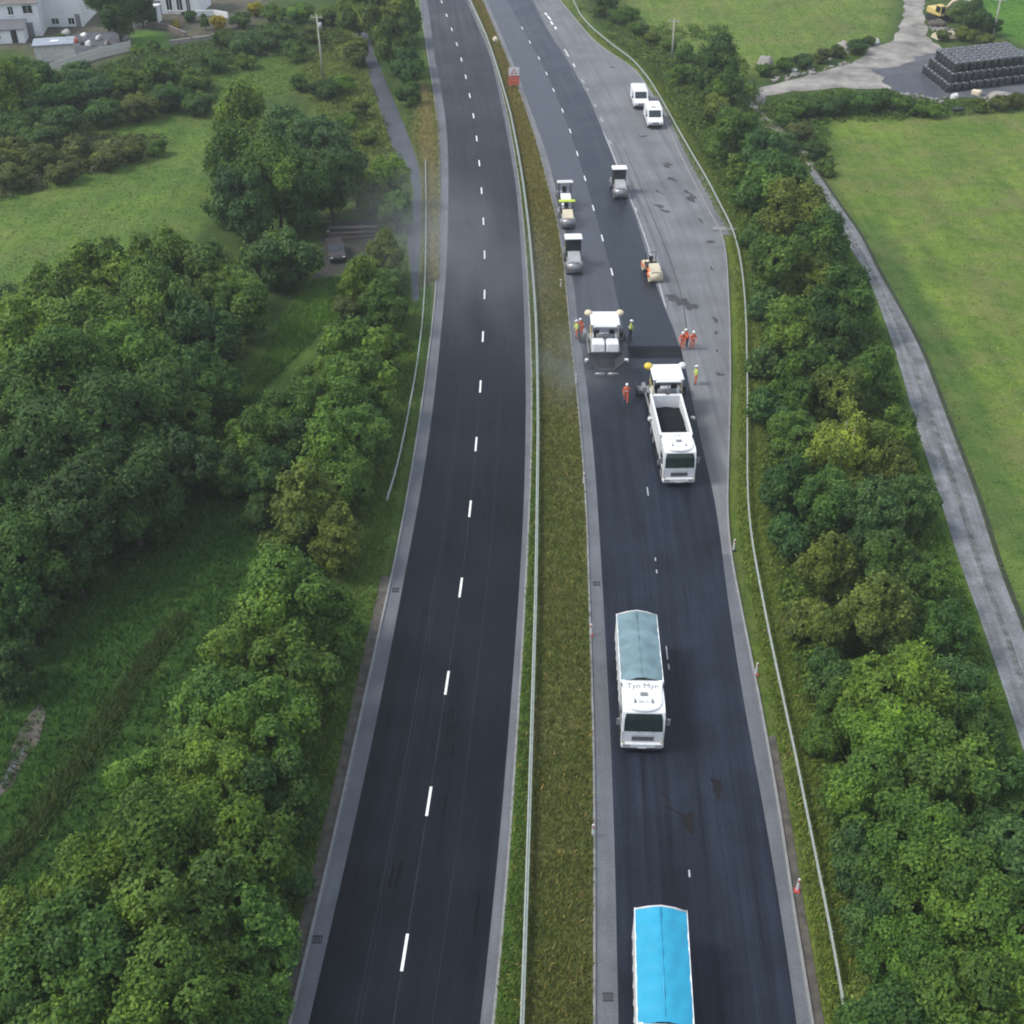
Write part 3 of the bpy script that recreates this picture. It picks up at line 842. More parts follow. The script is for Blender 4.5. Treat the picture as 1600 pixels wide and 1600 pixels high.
def crown_mesh(name, seed, r, rz, nl, n, lobe=(.34, .52), leaf=(.24, .42), up=.35, spread=.62, droop=0.0, pointy=0.0):
    g = np.random.default_rng(seed)
    c = []
    while len(c) < nl:
        p = g.uniform(-1, 1, 3)
        if np.linalg.norm(p) > 1 or p[2] < -.75: continue
        if pointy and np.hypot(p[0], p[1]) > 1 - pointy * (p[2] + 1) / 2: continue
        p = p * spread
        if c and min(np.linalg.norm(p - q) for q in c) < .15: continue
        c.append(p)
    c = np.array(c); lr = g.uniform(*lobe, nl)
    if pointy: lr = lr * (1 - .45 * pointy * (c[:, 2] / spread + 1) / 2)
    c = np.vstack([c, [[0, 0, -.05]]]); lr = np.append(lr, .5)
    lt = g.normal(0, .16, nl + 1)
    wts = lr ** 2 / (lr ** 2).sum()
    P, N, T = [], [], []
    tot = 0
    while tot < n:
        m = n
        k = g.choice(len(c), m, p=wts)
        d = g.normal(size=(m, 3)); d /= np.linalg.norm(d, axis=1)[:, None]
        # clumped surface: radius wobbles with direction
        wob = 1 + .16 * np.sin(d[:, 0] * 6 + k) * np.sin(d[:, 1] * 7 + k * 2) + .1 * np.sin(d[:, 2] * 9 + k * 3)
        rad = lr[k] * wob * (1 - .42 * g.random(m) ** 2.2)
        q = c[k] + d * rad[:, None]
        keep = (q[:, 2] > -.82) & ((d[:, 2] > -.55) | (g.random(m) < .35))
        dd = np.linalg.norm(q[:, None, :] - c[None], axis=2) / lr[None]
        dd[np.arange(m), k] = 9
        keep &= dd.min(1) > .72
        # small holes
        keep &= np.sin(q[:, 0] * 9 + 1) * np.sin(q[:, 1] * 8 + 2) * np.sin(q[:, 2] * 9) < .55
        P.append(q[keep]); N.append(d[keep]); T.append(lt[k[keep]]); tot += keep.sum()
    P = np.concatenate(P)[:n] * np.array([r, r, rz]); N = np.concatenate(N)[:n]; T = np.concatenate(T)[:n]
    n = len(P)
    # stray twigs break the outline
    sp = g.random(n) < .10
    P[sp] *= 1 + g.uniform(.02, .16, (sp.sum(), 1))
    nrm = N + np.array([0, 0, up]) + g.normal(0, .45, (n, 3)); nrm /= np.linalg.norm(nrm, axis=1)[:, None]
    ax = np.cross(nrm, g.normal(size=(n, 3))); ax += N * .5 - np.array([0, 0, droop]); ax -= (ax * nrm).sum(1)[:, None] * nrm * .7
    ax /= np.linalg.norm(ax, axis=1)[:, None]
    sd = np.cross(nrm, ax); sd /= np.linalg.norm(sd, axis=1)[:, None]
    L = g.uniform(*leaf, n)[:, None]; W = L * g.uniform(.26, .42, n)[:, None]
    V = np.stack([P - ax * L * .5, P + sd * W - nrm * L * .08, P + ax * L * .5 - nrm * L * .15, P - sd * W - nrm * L * .08], 1)
    F = (np.arange(n)[:, None] * 4 + np.array([[0, 1, 2, 3]]))
    T3 = np.concatenate([F[:, [0, 1, 2]], F[:, [0, 2, 3]]])
    me = np_mesh(name, V.reshape(-1, 3), T3)
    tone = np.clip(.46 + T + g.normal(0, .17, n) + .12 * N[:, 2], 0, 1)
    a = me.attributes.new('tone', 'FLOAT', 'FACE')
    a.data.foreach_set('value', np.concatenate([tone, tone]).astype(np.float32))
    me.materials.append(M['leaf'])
    return me, c * np.array([r, r, rz]), lr * r

def trunk_mesh(name, seed, zc, r, cs, pale=False):
    g = random.Random(seed)
    m = MB()
    t = max(.06, r * .055)
    top = Vector((g.uniform(-.1, .1) * r, g.uniform(-.1, .1) * r, zc + .2 * r))
    b0 = Vector((0, 0, -.1)); mid = b0.lerp(top, .45) + Vector((g.uniform(-.06, .06) * r, g.uniform(-.06, .06) * r, 0))
    m.tube([b0, (0, 0, .25), mid, top], [t * 1.5, t * 1.05, t * .8, t * .35], 7)
    order = sorted(range(len(cs)), key=lambda i: -cs[i][2])
    for i in order[:9]:
        e = Vector(cs[i]) + Vector((0, 0, zc))
        s = b0.lerp(top, g.uniform(.3, .75))
        md = s.lerp(e, .55) + Vector((0, 0, -.12 * r))
        m.tube([s, md, e + (e - md) * .35], [t * .5, t * .34, t * .1], 5)
    me = m.mesh(name)
    me.materials.append(M['bark_pale' if pale else 'bark'])
    return me

CROWNS = {}
def variant(kind, i):
    key = (kind, i)
    if key in CROWNS: return CROWNS[key]
    s = hash(kind) % 1 + 17 * i + {'big': 100, 'mid': 200, 'small': 300, 'airy': 400, 'spire': 500, 'bush': 600}[kind]
    if kind == 'big':   r, rz, a = 4.4, 4.5, dict(nl=34, n=27000, lobe=(.20, .36), leaf=(.18, .36), spread=.74)
    if kind == 'mid':   r, rz, a = 2.9, 3.3, dict(nl=24, n=17000, lobe=(.20, .38), leaf=(.16, .32), spread=.72)
    if kind == 'small': r, rz, a = 1.6, 1.5, dict(nl=15, n=7000, lobe=(.24, .42), leaf=(.13, .27), spread=.7)
    if kind == 'airy':  r, rz, a = 3.2, 3.9, dict(nl=34, n=12000, lobe=(.14, .26), leaf=(.16, .30), spread=.8, droop=.3)
    if kind == 'spire': r, rz, a = 3.0, 3.9, dict(nl=32, n=17000, lobe=(.18, .32), leaf=(.17, .34), spread=.72, pointy=.7, up=.6)
    if kind == 'bush':  r, rz, a = 2.4, 1.7, dict(nl=26, n=11500, lobe=(.20, .36), leaf=(.13, .28), spread=.72)
    me, cs, lr = crown_mesh('crown', s, r, rz, **a)
    zc = {'big': 1.22, 'mid': 1.15, 'small': .82, 'airy': 1.35, 'spire': 1.3, 'bush': .62}[kind] * r
    tm = trunk_mesh('trunk', s, zc, r, cs, kind == 'airy')
    CROWNS[key] = (me, tm, r, zc)
    return CROWNS[key]
NVAR = dict(big=4, mid=4, small=3, airy=2, spire=2, bush=3)

def plant(px, py, rpx, kind, tone, label, group, cat=None, flat=1.0):
    g = random.Random(int(px * 131 + py * 17))
    me, tm, r0, zc0 = variant(kind, g.randrange(NVAR[kind]))
    s = 1.0
    for _ in range(6):
        p = G(px, py, zc0 * s * flat)
        s = (rpx / scale_at(p.y, zc0 * s * flat)) / r0
    p = G(px, py, zc0 * s * flat)
    shrub = kind in ('small', 'bush')
    name = 'shrub' if shrub else 'tree'
    t = thing(name, label, cat or name, (p.x, p.y, 0), g.uniform(0, 6.28), group)
    t.scale = (s, s * g.uniform(.92, 1.08), s * flat)
    a = link(bpy.data.objects.new('trunk' if not shrub else 'stem', tm)); a.parent = t
    c = link(bpy.data.objects.new('crown' if not shrub else 'foliage', me)); c.parent = t
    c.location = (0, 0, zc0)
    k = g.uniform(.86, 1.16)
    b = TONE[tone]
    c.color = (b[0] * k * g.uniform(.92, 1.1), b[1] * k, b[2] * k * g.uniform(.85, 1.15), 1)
    return t

ORD = ['', 'second', 'third', 'fourth', 'fifth', 'sixth', 'seventh', 'eighth', 'ninth', 'tenth', 'eleventh', 'twelfth', 'thirteenth', 'fourteenth', 'fifteenth', 'sixteenth', 'seventeenth', 'eighteenth', 'nineteenth', 'twentieth']
def ordinal(i):
    if i < 20: return ORD[i]
    tens, u = divmod(i + 1, 10)
    tn = {2: 'twent', 3: 'thirt', 4: 'fort', 5: 'fift', 6: 'sixt', 7: 'sevent'}[tens]
    return tn + 'ieth' if u == 0 else tn + 'y-' + ['first', 'second', 'third', 'fourth', 'fifth', 'sixth', 'seventh', 'eighth', 'ninth'][u - 1]
SIZE = dict(big='broad', mid='rounded', small='small', airy='open feathery', spire='pointed', bush='low spreading')

def stand(where, group, items):
    """a stand of plants; each is told apart by look and by its count from the bottom of the picture"""
    items = sorted(items, key=lambda t: -t[1])
    for i, (px, py, r, kind, tone) in enumerate(items):
        nm = 'shrub' if kind in ('small', 'bush') else 'tree'
        pos = ('lowest' if i == 0 else ordinal(i) + ' from bottom')
        plant(px, py, r, kind, tone, f'{SIZE[kind]} {TWORD[tone]} {nm}, {pos} in the {where}', group)

stand('belt beside the farm track', 'belt beside the farm track', [
    (1120,105,44,'mid','dark'),(1132,142,33,'mid','mid'),(1098,120,22,'small','mid'),(1148,212,42,'mid','mid'),(1120,170,28,'small','olive'),(1196,246,42,'mid','blue'),(1130,225,30,'bush','light'),
    (1208,290,52,'mid','mid'),(1160,262,34,'small','light'),(1165,310,30,'bush','mid'),(1238,345,58,'mid','olive'),(1185,360,38,'small','mid'),(1286,380,52,'mid','dark'),(1215,420,56,'mid','mid'),(1262,440,46,'mid','olive'),
    (1318,470,54,'mid','dark'),(1190,470,34,'small','blue'),(1240,515,56,'mid','light'),(1300,540,54,'mid','deep'),(1196,560,40,'small','blue'),(1255,600,56,'mid','mid'),(1360,590,48,'mid','mid'),(1305,620,50,'mid','olive'),
    (1205,640,40,'small','dark'),(1240,690,46,'mid','mid'),(1322,700,66,'airy','yellow'),(1400,680,44,'mid','mid'),(1385,740,48,'mid','olive'),(1228,760,48,'mid','dark'),(1290,790,54,'mid','mid'),(1360,810,58,'mid','blue'),(1425,790,46,'mid','dark'),
    (1235,840,40,'small','dark'),(1296,890,54,'mid','olive'),(1385,890,56,'mid','dark'),(1372,965,66,'mid','olive'),(1438,910,46,'mid','mid'),(1262,965,44,'small','olive'),(1295,985,46,'mid','olive'),(1470,985,52,'mid','dark'),
    (1300,1055,50,'small','dark'),(1400,1095,98,'big','light'),(1330,1110,60,'mid','mid'),(1485,1090,64,'mid','blue'),(1395,1165,88,'big','light'),(1530,1165,48,'mid','dark'),(1290,1150,44,'small','mid'),(1360,1250,84,'big','mid'),(1470,1215,84,'mid','mid'),(1556,1260,78,'mid','dark'),
    (1345,1340,58,'mid','blue'),(1440,1330,96,'big','mid'),(1560,1370,92,'mid','blue'),(1490,1410,112,'big','light'),(1372,1440,64,'mid','dark'),(1428,1510,86,'big','mid'),(1570,1500,100,'big','mid'),(1372,1560,50,'small','olive'),(1500,1580,108,'big','mid'),(1400,1620,90,'mid','dark'),(1610,1610,110,'big','mid')])
stand('roadside row left of carriageway', 'roadside trees left of the carriageway', [
    (592,545,38,'mid','light'),(545,560,56,'mid','light'),(572,612,56,'mid','light'),(520,640,62,'mid','mid'),(562,690,54,'mid','mid'),(520,715,66,'mid','light'),(542,762,50,'mid','mid'),(480,790,78,'spire','olive'),(528,835,58,'spire','olive'),(450,850,46,'small','olive'),
    (455,950,96,'big','light'),(520,985,60,'mid','mid'),(400,1035,82,'mid','light'),(470,1075,74,'mid','mid'),(345,1115,78,'mid','mid'),(420,1150,88,'mid','mid'),(330,1215,92,'big','light'),(430,1240,84,'mid','dark'),(230,1240,66,'mid','light'),(255,1330,118,'big','mid'),(370,1340,106,'big','mid'),
    (150,1400,100,'big','light'),(440,1370,56,'small','dark'),(270,1450,128,'big','mid'),(390,1460,84,'mid','mid'),(120,1510,130,'big','mid'),(20,1480,84,'mid','light'),(280,1560,118,'big','light'),(390,1570,70,'mid','mid'),(40,1600,110,'big','mid'),(160,1640,120,'big','mid')])
stand('dense wood at left edge', 'dense wood left of the ride', [
    (250,420,58,'mid','light'),(340,430,58,'mid','mid'),(160,440,66,'mid','light'),(90,470,58,'mid','light'),(380,480,50,'mid','mid'),(250,490,76,'big','mid'),(310,520,66,'mid','dark'),(150,520,80,'big','mid'),(60,540,74,'mid','light'),(205,570,84,'big','mid'),
    (320,590,58,'mid','dark'),(100,600,90,'big','mid'),(265,640,76,'big','dark'),(30,650,84,'big','mid'),(180,670,96,'big','dark'),(90,710,96,'big','dark'),(275,715,66,'mid','deep'),(200,765,88,'big','deep'),(20,770,84,'big','dark'),(120,810,90,'big','deep'),(245,800,54,'mid','deep'),(40,870,80,'big','dark'),(120,890,50,'mid','deep'),(20,960,60,'mid','dark'),(70,950,40,'small','deep'),(10,1040,50,'mid','deep'),(-40,720,90,'big','dark'),(-50,880,90,'big','deep')])
stand('thicket beside the ride', 'thicket beside the ride', [
    (395,690,52,'mid','mid'),(440,650,44,'mid','mid'),(420,740,44,'mid','dark'),(360,740,40,'mid','dark'),(470,690,40,'mid','dark'),(400,800,34,'small','deep'),(470,600,34,'small','mid'),(520,530,30,'small','mid')])
stand('left meadow clump', 'clump of trees in the left meadow', [
    (380,185,50,'mid','light'),(440,215,54,'mid','blue'),(365,250,50,'mid','mid'),(500,240,54,'mid','blue'),(430,285,66,'big','mid'),(515,285,52,'mid','dark'),(470,310,50,'mid','dark'),(380,320,56,'mid','blue'),(345,330,30,'small','mid'),(550,255,32,'small','blue')])
plant(440, 402, 62, 'bush', 'blue', 'round grey-green bush standing alone beside the parked dark car', None, flat=1.35)
stand('scrub beside the narrow lane', 'scrub beside the narrow lane', [
    (605,285,38,'mid','light'),(620,330,34,'small','mid'),(580,310,28,'small','mid'),(618,70,40,'mid','mid'),(640,105,30,'mid','dark'),(630,25,36,'mid','mid'),(600,25,40,'mid','olive'),(560,20,36,'mid','mid'),(638,148,22,'small','mid'),(555,80,26,'small','olive'),(535,130,24,'bush','light'),(560,170,22,'bush','olive'),(575,215,20,'bush','olive'),(540,190,20,'bush','light'),
    (600,400,36,'mid','olive'),(565,440,38,'mid','light'),(610,440,28,'small','mid'),(595,480,40,'mid','mid'),(620,484,22,'small','dark'),(545,480,30,'bush','brown'),(622,532,18,'small','mid'),(505,140,26,'bush','dark'),(470,130,20,'bush','mid')])
stand('brambles below the houses', 'bramble thicket below the houses', [
    (20,105,34,'bush','mid'),(60,125,40,'bush','mid'),(10,140,46,'mid','light'),(50,170,42,'bush','dark'),(100,150,40,'bush','dark'),(120,115,30,'bush','blue'),(150,140,36,'bush','blue'),(100,190,38,'bush','dark'),(160,175,36,'bush','dark'),(205,125,36,'bush','mid'),(215,165,36,'bush','brown'),(255,110,34,'bush','mid'),(262,150,36,'bush','dark'),(305,125,30,'bush','mid'),(310,160,30,'bush','dark'),(335,95,28,'bush','mid'),
    (375,70,28,'bush','blue'),(420,60,28,'bush','blue'),(460,80,26,'bush','mid'),(445,50,24,'bush','mid'),(490,55,24,'bush','olive'),(385,95,20,'bush','mid'),(350,60,22,'bush','mid'),(15,200,40,'bush','dark'),(60,215,38,'bush','blue'),(10,240,40,'bush','brown'),(70,245,36,'bush','brown'),(120,235,34,'bush','brown'),(20,275,34,'bush','brown'),(165,245,30,'bush','brown'),(205,235,26,'bush','brown'),(95,268,28,'bush','brown'),(245,230,20,'bush','light')])
stand('hedge below farm yard', 'hedge below the farm yard', [
    (1226,188,18,'bush','mid'),(1235,170,26,'bush','mid'),(1265,165,26,'bush','dark'),(1295,165,26,'bush','dark'),(1325,160,26,'bush','mid'),(1355,160,26,'bush','dark'),(1385,156,26,'bush','dark'),(1412,162,22,'bush','mid'),(1438,168,20,'bush','light'),(1462,172,18,'bush','light'),(1250,205,26,'bush','brown'),(1275,235,24,'bush','dark'),(1290,262,20,'bush','mid'),(1225,220,26,'bush','blue')])
stand('growth above the track bend', 'growth along the bank above the track', [
    (1195,108,16,'bush','mid'),(1225,100,18,'bush','mid'),(1255,95,18,'bush','dark'),(1285,86,18,'bush','brown'),(1310,80,16,'bush','brown'),(1340,72,18,'bush','dark'),(1358,64,12,'bush','mid'),(1070,85,18,'small','mid'),(1045,70,16,'bush','light'),(1020,60,16,'bush','olive'),(1000,45,18,'bush','light'),(965,25,20,'bush','mid'),(945,8,22,'small','mid'),(985,20,18,'bush','mid'),(1065,115,22,'bush','light')])
stand('bushes round the bale stack', 'bushes around the bale stack', [
    (1525,25,26,'mid','dark'),(1548,40,22,'bush','dark'),(1500,20,20,'bush','mid'),(1510,52,18,'bush','olive'),(1540,62,16,'bush','olive'),(1475,55,14,'bush','olive'),(1565,70,14,'bush','olive'),(1560,160,20,'bush','brown'),(1590,158,20,'bush','brown'),(1530,165,16,'bush','olive')])
# garden planting by the houses
plant(180, 14, 44, 'mid', 'deep', 'dark spreading tree standing in front of the white houses', None)
plant(218, 6, 30, 'mid', 'deep', 'smaller dark tree right of the spreading tree in front of the houses', None)
plant(341, 36, 15, 'bush', 'gold', 'golden yellow shrub in the garden below the right house', None, flat=1.3)
plant(400, 14, 14, 'bush', 'gold', 'golden yellow shrub near the top edge beside the hedge', None, flat=1.3)
plant(318, 32, 11, 'spire', 'blue', 'narrow blue-green conifer beside the golden garden shrub', None)
plant(295, 25, 14, 'bush', 'dark', 'dark shrub against the right house beside the conifer', None)
plant(275, 38, 9, 'bush', 'gold', 'small yellowish flower bush below the right house wall', None)
plant(65, 66, 10, 'bush', 'dark', 'dark shrub behind the grey flat-roofed garden building', None)
plant(95, 58, 9, 'bush', 'mid', 'small green shrub on the patio behind the flat roof', None)
plant(240, 74, 14, 'bush', 'mid', 'clipped green hedge bush at the near edge of the lawn', None)
plant(215, 78, 12, 'bush', 'light', 'clipped light green hedge bush left of the lawn edge', None)
plant(375, 30, 20, 'bush', 'dark', 'dark bush between the two golden yellow shrubs', None)
plant(430, 20, 24, 'bush', 'mid', 'green bush right of the upper golden shrub', None)
plant(470, 20, 26, 'bush', 'light', 'fresh green bush at the top edge left of the tall pole', None)
plant(515, 25, 26, 'bush', 'mid', 'green bush at the top edge right of the tall pole', None)

# ------------------------------------------------------------------ safety barriers
post_me = MB().box((0, 0, .36), (.10, .06, .72)).mesh('post'); post_me.materials.append(M['galv'])
def rail_mesh(line, y0, y1, dx, ztop, face):
    """corrugated beam following the line; face = side its waves look to"""
    prof = [(0, .08), (.05, .10), (.05, .15), (0, .17), (0, .21), (.05, .23), (.05, .29), (0, .31)]
    ys = np.arange(y0, y1, 1.6)
    V, F = [], []
    n = len(prof)
    for y in ys:
        x = float(line(y)) + dx
        for a, z in prof:
            V.append((x + face * a, y, ztop - .31 + z))
        for a, z in reversed(prof):
            V.append((x + face * (a - .035), y, ztop - .31 + z))
    m = 2 * n
    for i in range(len(ys) - 1):
        for k in range(m):
            F.append((i * m + k, i * m + (k + 1) % m, (i + 1) * m + (k + 1) % m, (i + 1) * m + k))
    me = bpy.data.meshes.new('rail'); me.from_pydata(V, [], F); me.update()
    bm = bmesh.new(); bm.from_mesh(me); bmesh.ops.recalc_face_normals(bm, faces=bm.faces); bm.to_mesh(me); bm.free()
    me.materials.append(M['galv'])
    return me
def barrier(line, y0, y1, label, rails, gap=None):
    t = thing('safety_barrier', label, 'barrier', (0, 0, 0))
    segs = [(y0, y1)] if gap is None else [(y0, gap[0]), (gap[1], y1)]
    for a, b in segs:
        for dx, face, z in rails:
            mesh_obj('rail', rail_mesh(line, a, b, dx, z, face), None, t)
        y = a + .8
        while y < b:
            o = link(bpy.data.objects.new('post', post_me)); o.parent = t
            o.location = (float(line(y)), y, 0); o.rotation_euler = (0, 0, -line.heading(y))
            y += 3.2
yr = lambda py: G(800, py).y
barrier(BAR_R, 24, 240, 'long galvanised crash barrier curving along the right verge', [(-.05, -1, .72)])
barrier(BAR_M, 24, 240, 'double sided galvanised crash barrier in the grass of the central reservation', [(-.05, -1, .72), (.05, 1, .72)])
barrier(BAR_L, yr(792), yr(255), 'galvanised crash barrier on the left verge beside the roadside trees', [(.05, 1, .72)])

# ------------------------------------------------------------------ marker posts and cones
def marker(px, py, label, red=True):
    p = G(px, py)
    t = thing('marker_post', label, 'post', (p.x, p.y, 0), random.uniform(-.3, .3))
    m = MB().box((0, 0, .5), (.13, .09, 1.0), top=(.9, .8), bev=.02); b = m.build('post_body', M['white_clean'], t)
    MB().box((0, -.05, .82), (.09, .02, .16)).build('reflector', M['red'], t)
    MB().box((0, 0, .04), (.32, .32, .08), bev=.03).build('base', M['red' if red else 'black'], t)
marker(923, 993, 'white marker post with reddish base on the median left of the grey-sheeted lorry')
marker(926, 1307, 'white marker post on the median edge left and above the blue-sheeted lorry')
marker(900, 600, 'white marker post on the median beside the left paver', False)
marker(912, 756, 'white marker post on the median left of the open tipper', False)
marker(876, 451, 'white marker post on the median below the lowest left roller', False)
marker(1181, 1054, 'white marker post with red base beside the right edge strip, middle of the three')
marker(1245, 1392, 'white marker post with red base beside the right edge strip, nearest the bottom')
marker(1146, 860, 'white marker post at the right kerb where the edge strip begins', False)

# ------------------------------------------------------------------ lorries
def text_mesh(body, size, name):
    cu = bpy.data.curves.new(name, 'FONT')
    cu.body = body; cu.size = size; cu.align_x = 'CENTER'; cu.align_y = 'CENTER'; cu.extrude = .004
    ob = bpy.data.objects.new(name, cu); COL.objects.link(ob)
    dg = bpy.context.evaluated_depsgraph_get()
    me = bpy.data.meshes.new_from_object(ob.evaluated_get(dg))
    bpy.data.objects.remove(ob)
    me.name = name
    return me

def wheel_meshes(r, w):
    t = MB()
    prof = [(-w / 2, r * .62), (-w / 2, r * .9), (-w * .36, r), (w * .36, r), (w / 2, r * .9), (w / 2, r * .62)]
    n = 20; vs, fs = [], []
    for x, q in prof:
        for k in range(n):
            a = 2 * math.pi * k / n; vs.append((x, q * math.cos(a), q * math.sin(a)))
    for i in range(len(prof) - 1):
        for k in range(n): fs.append((i * n + k, i * n + (k + 1) % n, (i + 1) * n + (k + 1) % n, (i + 1) * n + k))
    t.add(vs, fs, True)
    ty = t.mesh('tyre'); ty.materials.append(M['rubber'])
    h = MB(); h.tube([(-w * .42, 0, 0), (w * .42, 0, 0)], r * .62, 16)
    h.tube([(-w * .5, 0, 0), (w * .5, 0, 0)], r * .2, 8)
    for k in range(6):
        a = k * math.pi / 3; h.tube([(-w * .46, r * .4 * math.cos(a), r * .4 * math.sin(a)), (w * .46, r * .4 * math.cos(a), r * .4 * math.sin(a))], r * .06, 5)
    hm = h.mesh('rim'); hm.materials.append(M['grey_light'])
    return ty, hm
WH = {k: wheel_meshes(*k) for k in ((.5, .32), (.34, .22))}
def wheel(parent, x, y, r=.5, w=.32):
    e = link(bpy.data.objects.new('wheel', WH[(r, w)][0])); e.parent = parent; e.location = (x, y, r)
    h = link(bpy.data.objects.new('rim', WH[(r, w)][1])); h.parent = e
    return e

def lorry(label, loc, rz, cover=None, text=None):
    """four-axle tipper, nose towards local +Y, 8.6 m long, origin on the road under its middle"""
    t = thing('tipper_lorry', label, 'lorry', loc, rz, 'tipper lorries')
    W = 2.46
    ch = MB(); ch.box((0, -.3, .85), (.9, 7.6, .3)); ch.box((0, -4.1, .62), (2.2, .15, .14)); ch.box((1.0, .9, .7), (.45, 1.2, .5)); ch.box((-1.0, .9, .7), (.45, 1.2, .5))
    ch.build('chassis', M['black'], t)
    for y in (3.1, 1.55, -1.5, -2.9):
        for sx in (-1, 1): wheel(t, sx * 1.05, y)
    for sx in (-1, 1):
        for yy, ll in ((3.1, 1.3), (1.55, 1.3), (-2.2, 2.8)): MB().box((sx * 1.1, yy, 1.06), (.34, ll, .08)).build('mudguard', M['black'], t)
    # cab: shell with a raked front, sun visor, roof crown
    cab = MB()
    f = 4.3
    prof = [(1.9, 1.0), (1.9, 2.86), (2.2, 2.98), (3.6, 2.98), (3.92, 2.84), (4.08, 2.42), (f - .02, 1.62), (f, 1.0), (f - .02, .55), (f - .14, .38), (3.75, .38), (3.75, .95)]
    cab.prism(prof, -W / 2 + .03, W / 2 - .03)
    cab.box((0, f + .02, .62), (W - .02, .2, .42), bev=.08)
    arc = [(1.13 * math.sin(a), 2.75 + 1.2 * math.cos(a) ** .45) for a in np.linspace(-1.5, 1.5, 17)]
    arc = [(-1.13, 2.0)] + arc + [(1.13, 2.0)]
    na = len(arc)
    cab.add([(x, y, 2.97) for x, y in arc] + [(x * .95, y - .06, 3.06) for x, y in arc], [tuple(range(na)), tuple(range(na, 2 * na))[::-1]] + [(i, (i + 1) % na, (i + 1) % na + na, i + na) for i in range(na)])
    for sx in (-1, 1): cab.box((sx * (W / 2 - .07), 3.98, 2.0), (.14, .34, 1.0), shift=(0, -.14))
    c = cab.build('cab', M['white'], t)
    wsv = [(-1.10, 4.30, 1.70), (1.10, 4.30, 1.70), (1.08, 4.10, 2.44), (1.0, 3.97, 2.78), (-1.0, 3.97, 2.78), (-1.08, 4.10, 2.44)]
    ws = MB(); ws.add(wsv + [(x, y - .05, z - .03) for x, y, z in wsv], [(0, 1, 2, 5), (5, 2, 3, 4), (0, 6, 7, 1), (1, 7, 8, 2), (2, 8, 9, 3), (3, 9, 10, 4), (4, 10, 11, 5), (5, 11, 6, 0)]); w = ws.build('windscreen', M['glass_green'], c)
    wp = MB(); wp.tube([(-.6, 4.33, 1.68), (-.1, 4.28, 1.95)], .015, 5); wp.tube([(.2, 4.33, 1.68), (.7, 4.28, 1.95)], .015, 5); wp.build('wiper', M['black'], w)
    for sx in (-1, 1):
        MB().box((sx * (W / 2 - .02), 3.1, 1.95), (.03, 1.05, .62), top=(1, .9)).build('side_window', M['glass'], c)
        mi = MB(); mi.box((sx * 1.42, 3.98, 2.15), (.2, .1, .52), bev=.03); mi.tube([(sx * 1.2, 3.9, 2.45), (sx * 1.42, 3.98, 2.35)], .025, 6); mi.tube([(sx * 1.2, 3.9, 1.9), (sx * 1.42, 3.98, 1.95)], .025, 6); mi.build('mirror', M['grey'], c)
        MB().box((sx * .92, f + .125, .66), (.42, .03, .2), bev=.012).build('headlight', M['grey_light'], c)
    MB().box((0, f + .122, .40), (W - .3, .03, .1)).build('lower_bumper', M['black'], c)
    for sx in (-1, 1):
        MB().box((sx * 1.16, f + .004, 1.25), (.012, .02, .85)).build('panel_seam', M['grey'], c)
        MB().box((sx * (W / 2 - .025), 2.45, 1.75), (.02, .03, 1.9)).build('door_seam', M['black'], c)
        MB().box((sx * (W / 2 - .12), f + .128, .9), (.18, .02, .14), bev=.006).build('indicator', M['cream'], c)
    gr = MB(); gr.box((0, f + .005, 1.12), (1.25, .03, .3))
    gr.build('grille', M['black'], c)
    for k in range(3): MB().box((0, f + .025, 1.03 + k * .09), (1.2, .02, .03)).build('grille_bar', M['grey'], c)
    MB().box((0, f + .018, 1.40), (1.3, .02, .03)).build('badge_bar', M['grey_light'], c)
    MB().box((0, f + .13, .46), (.5, .012, .11)).build('number_plate', M['white_clean'], c)
    MB().box((-.05, 2.72, 3.09), (.42, .26, .05)).build('roof_hatch', M['grey'], c)
    for sx in (-.5, .5): MB().tube([(sx, 3.1, 3.11), (sx, 3.42, 3.11)], [.03, .055], 8).build('air_horn', M['grey'], c)
    for sx in (-1, 1): MB().box((sx * .95, 3.5, 3.08), (.12, .08, .05), bev=.02).build('marker_lamp', M['offwhite'], c)
    if text and len(text) > 1:
        o = mesh_obj('lettering', text_mesh(text[1][0], text[1][1], 'lettering'), M['grey'], c); o.location = (0, 3.3, 3.065); o.rotation_euler = (0, 0, math.pi)
    # tipping body: floor, side walls, headboard and tailboard
    b = MB()
    y0, y1, zb, zt = -4.2, 1.72, 1.15, 2.95
    b.box((0, (y0 + y1) / 2, zb + .06), (2.3, y1 - y0, .12))
    for sx in (-1, 1):
        b.box((sx * (W / 2 - .05), (y0 + y1) / 2, (zb + zt) / 2), (.09, y1 - y0, zt - zb))
        b.box((sx * (W / 2 - .05), (y0 + y1) / 2, zt + .03), (.16, y1 - y0 + .06, .1))
        for k in range(7): b.box((sx * (W / 2 + .01), y0 + .4 + k * .86, (zb + zt) / 2), (.05, .1, zt - zb - .1))
    b.box((0, y1 - .04, (zb + zt) / 2 + .1), (W - .1, .09, zt - zb + .2)); b.box((0, y0 + .04, (zb + zt) / 2), (W - .1, .09, zt - zb))
    body = b.build('tipping_body', M['white'], t)
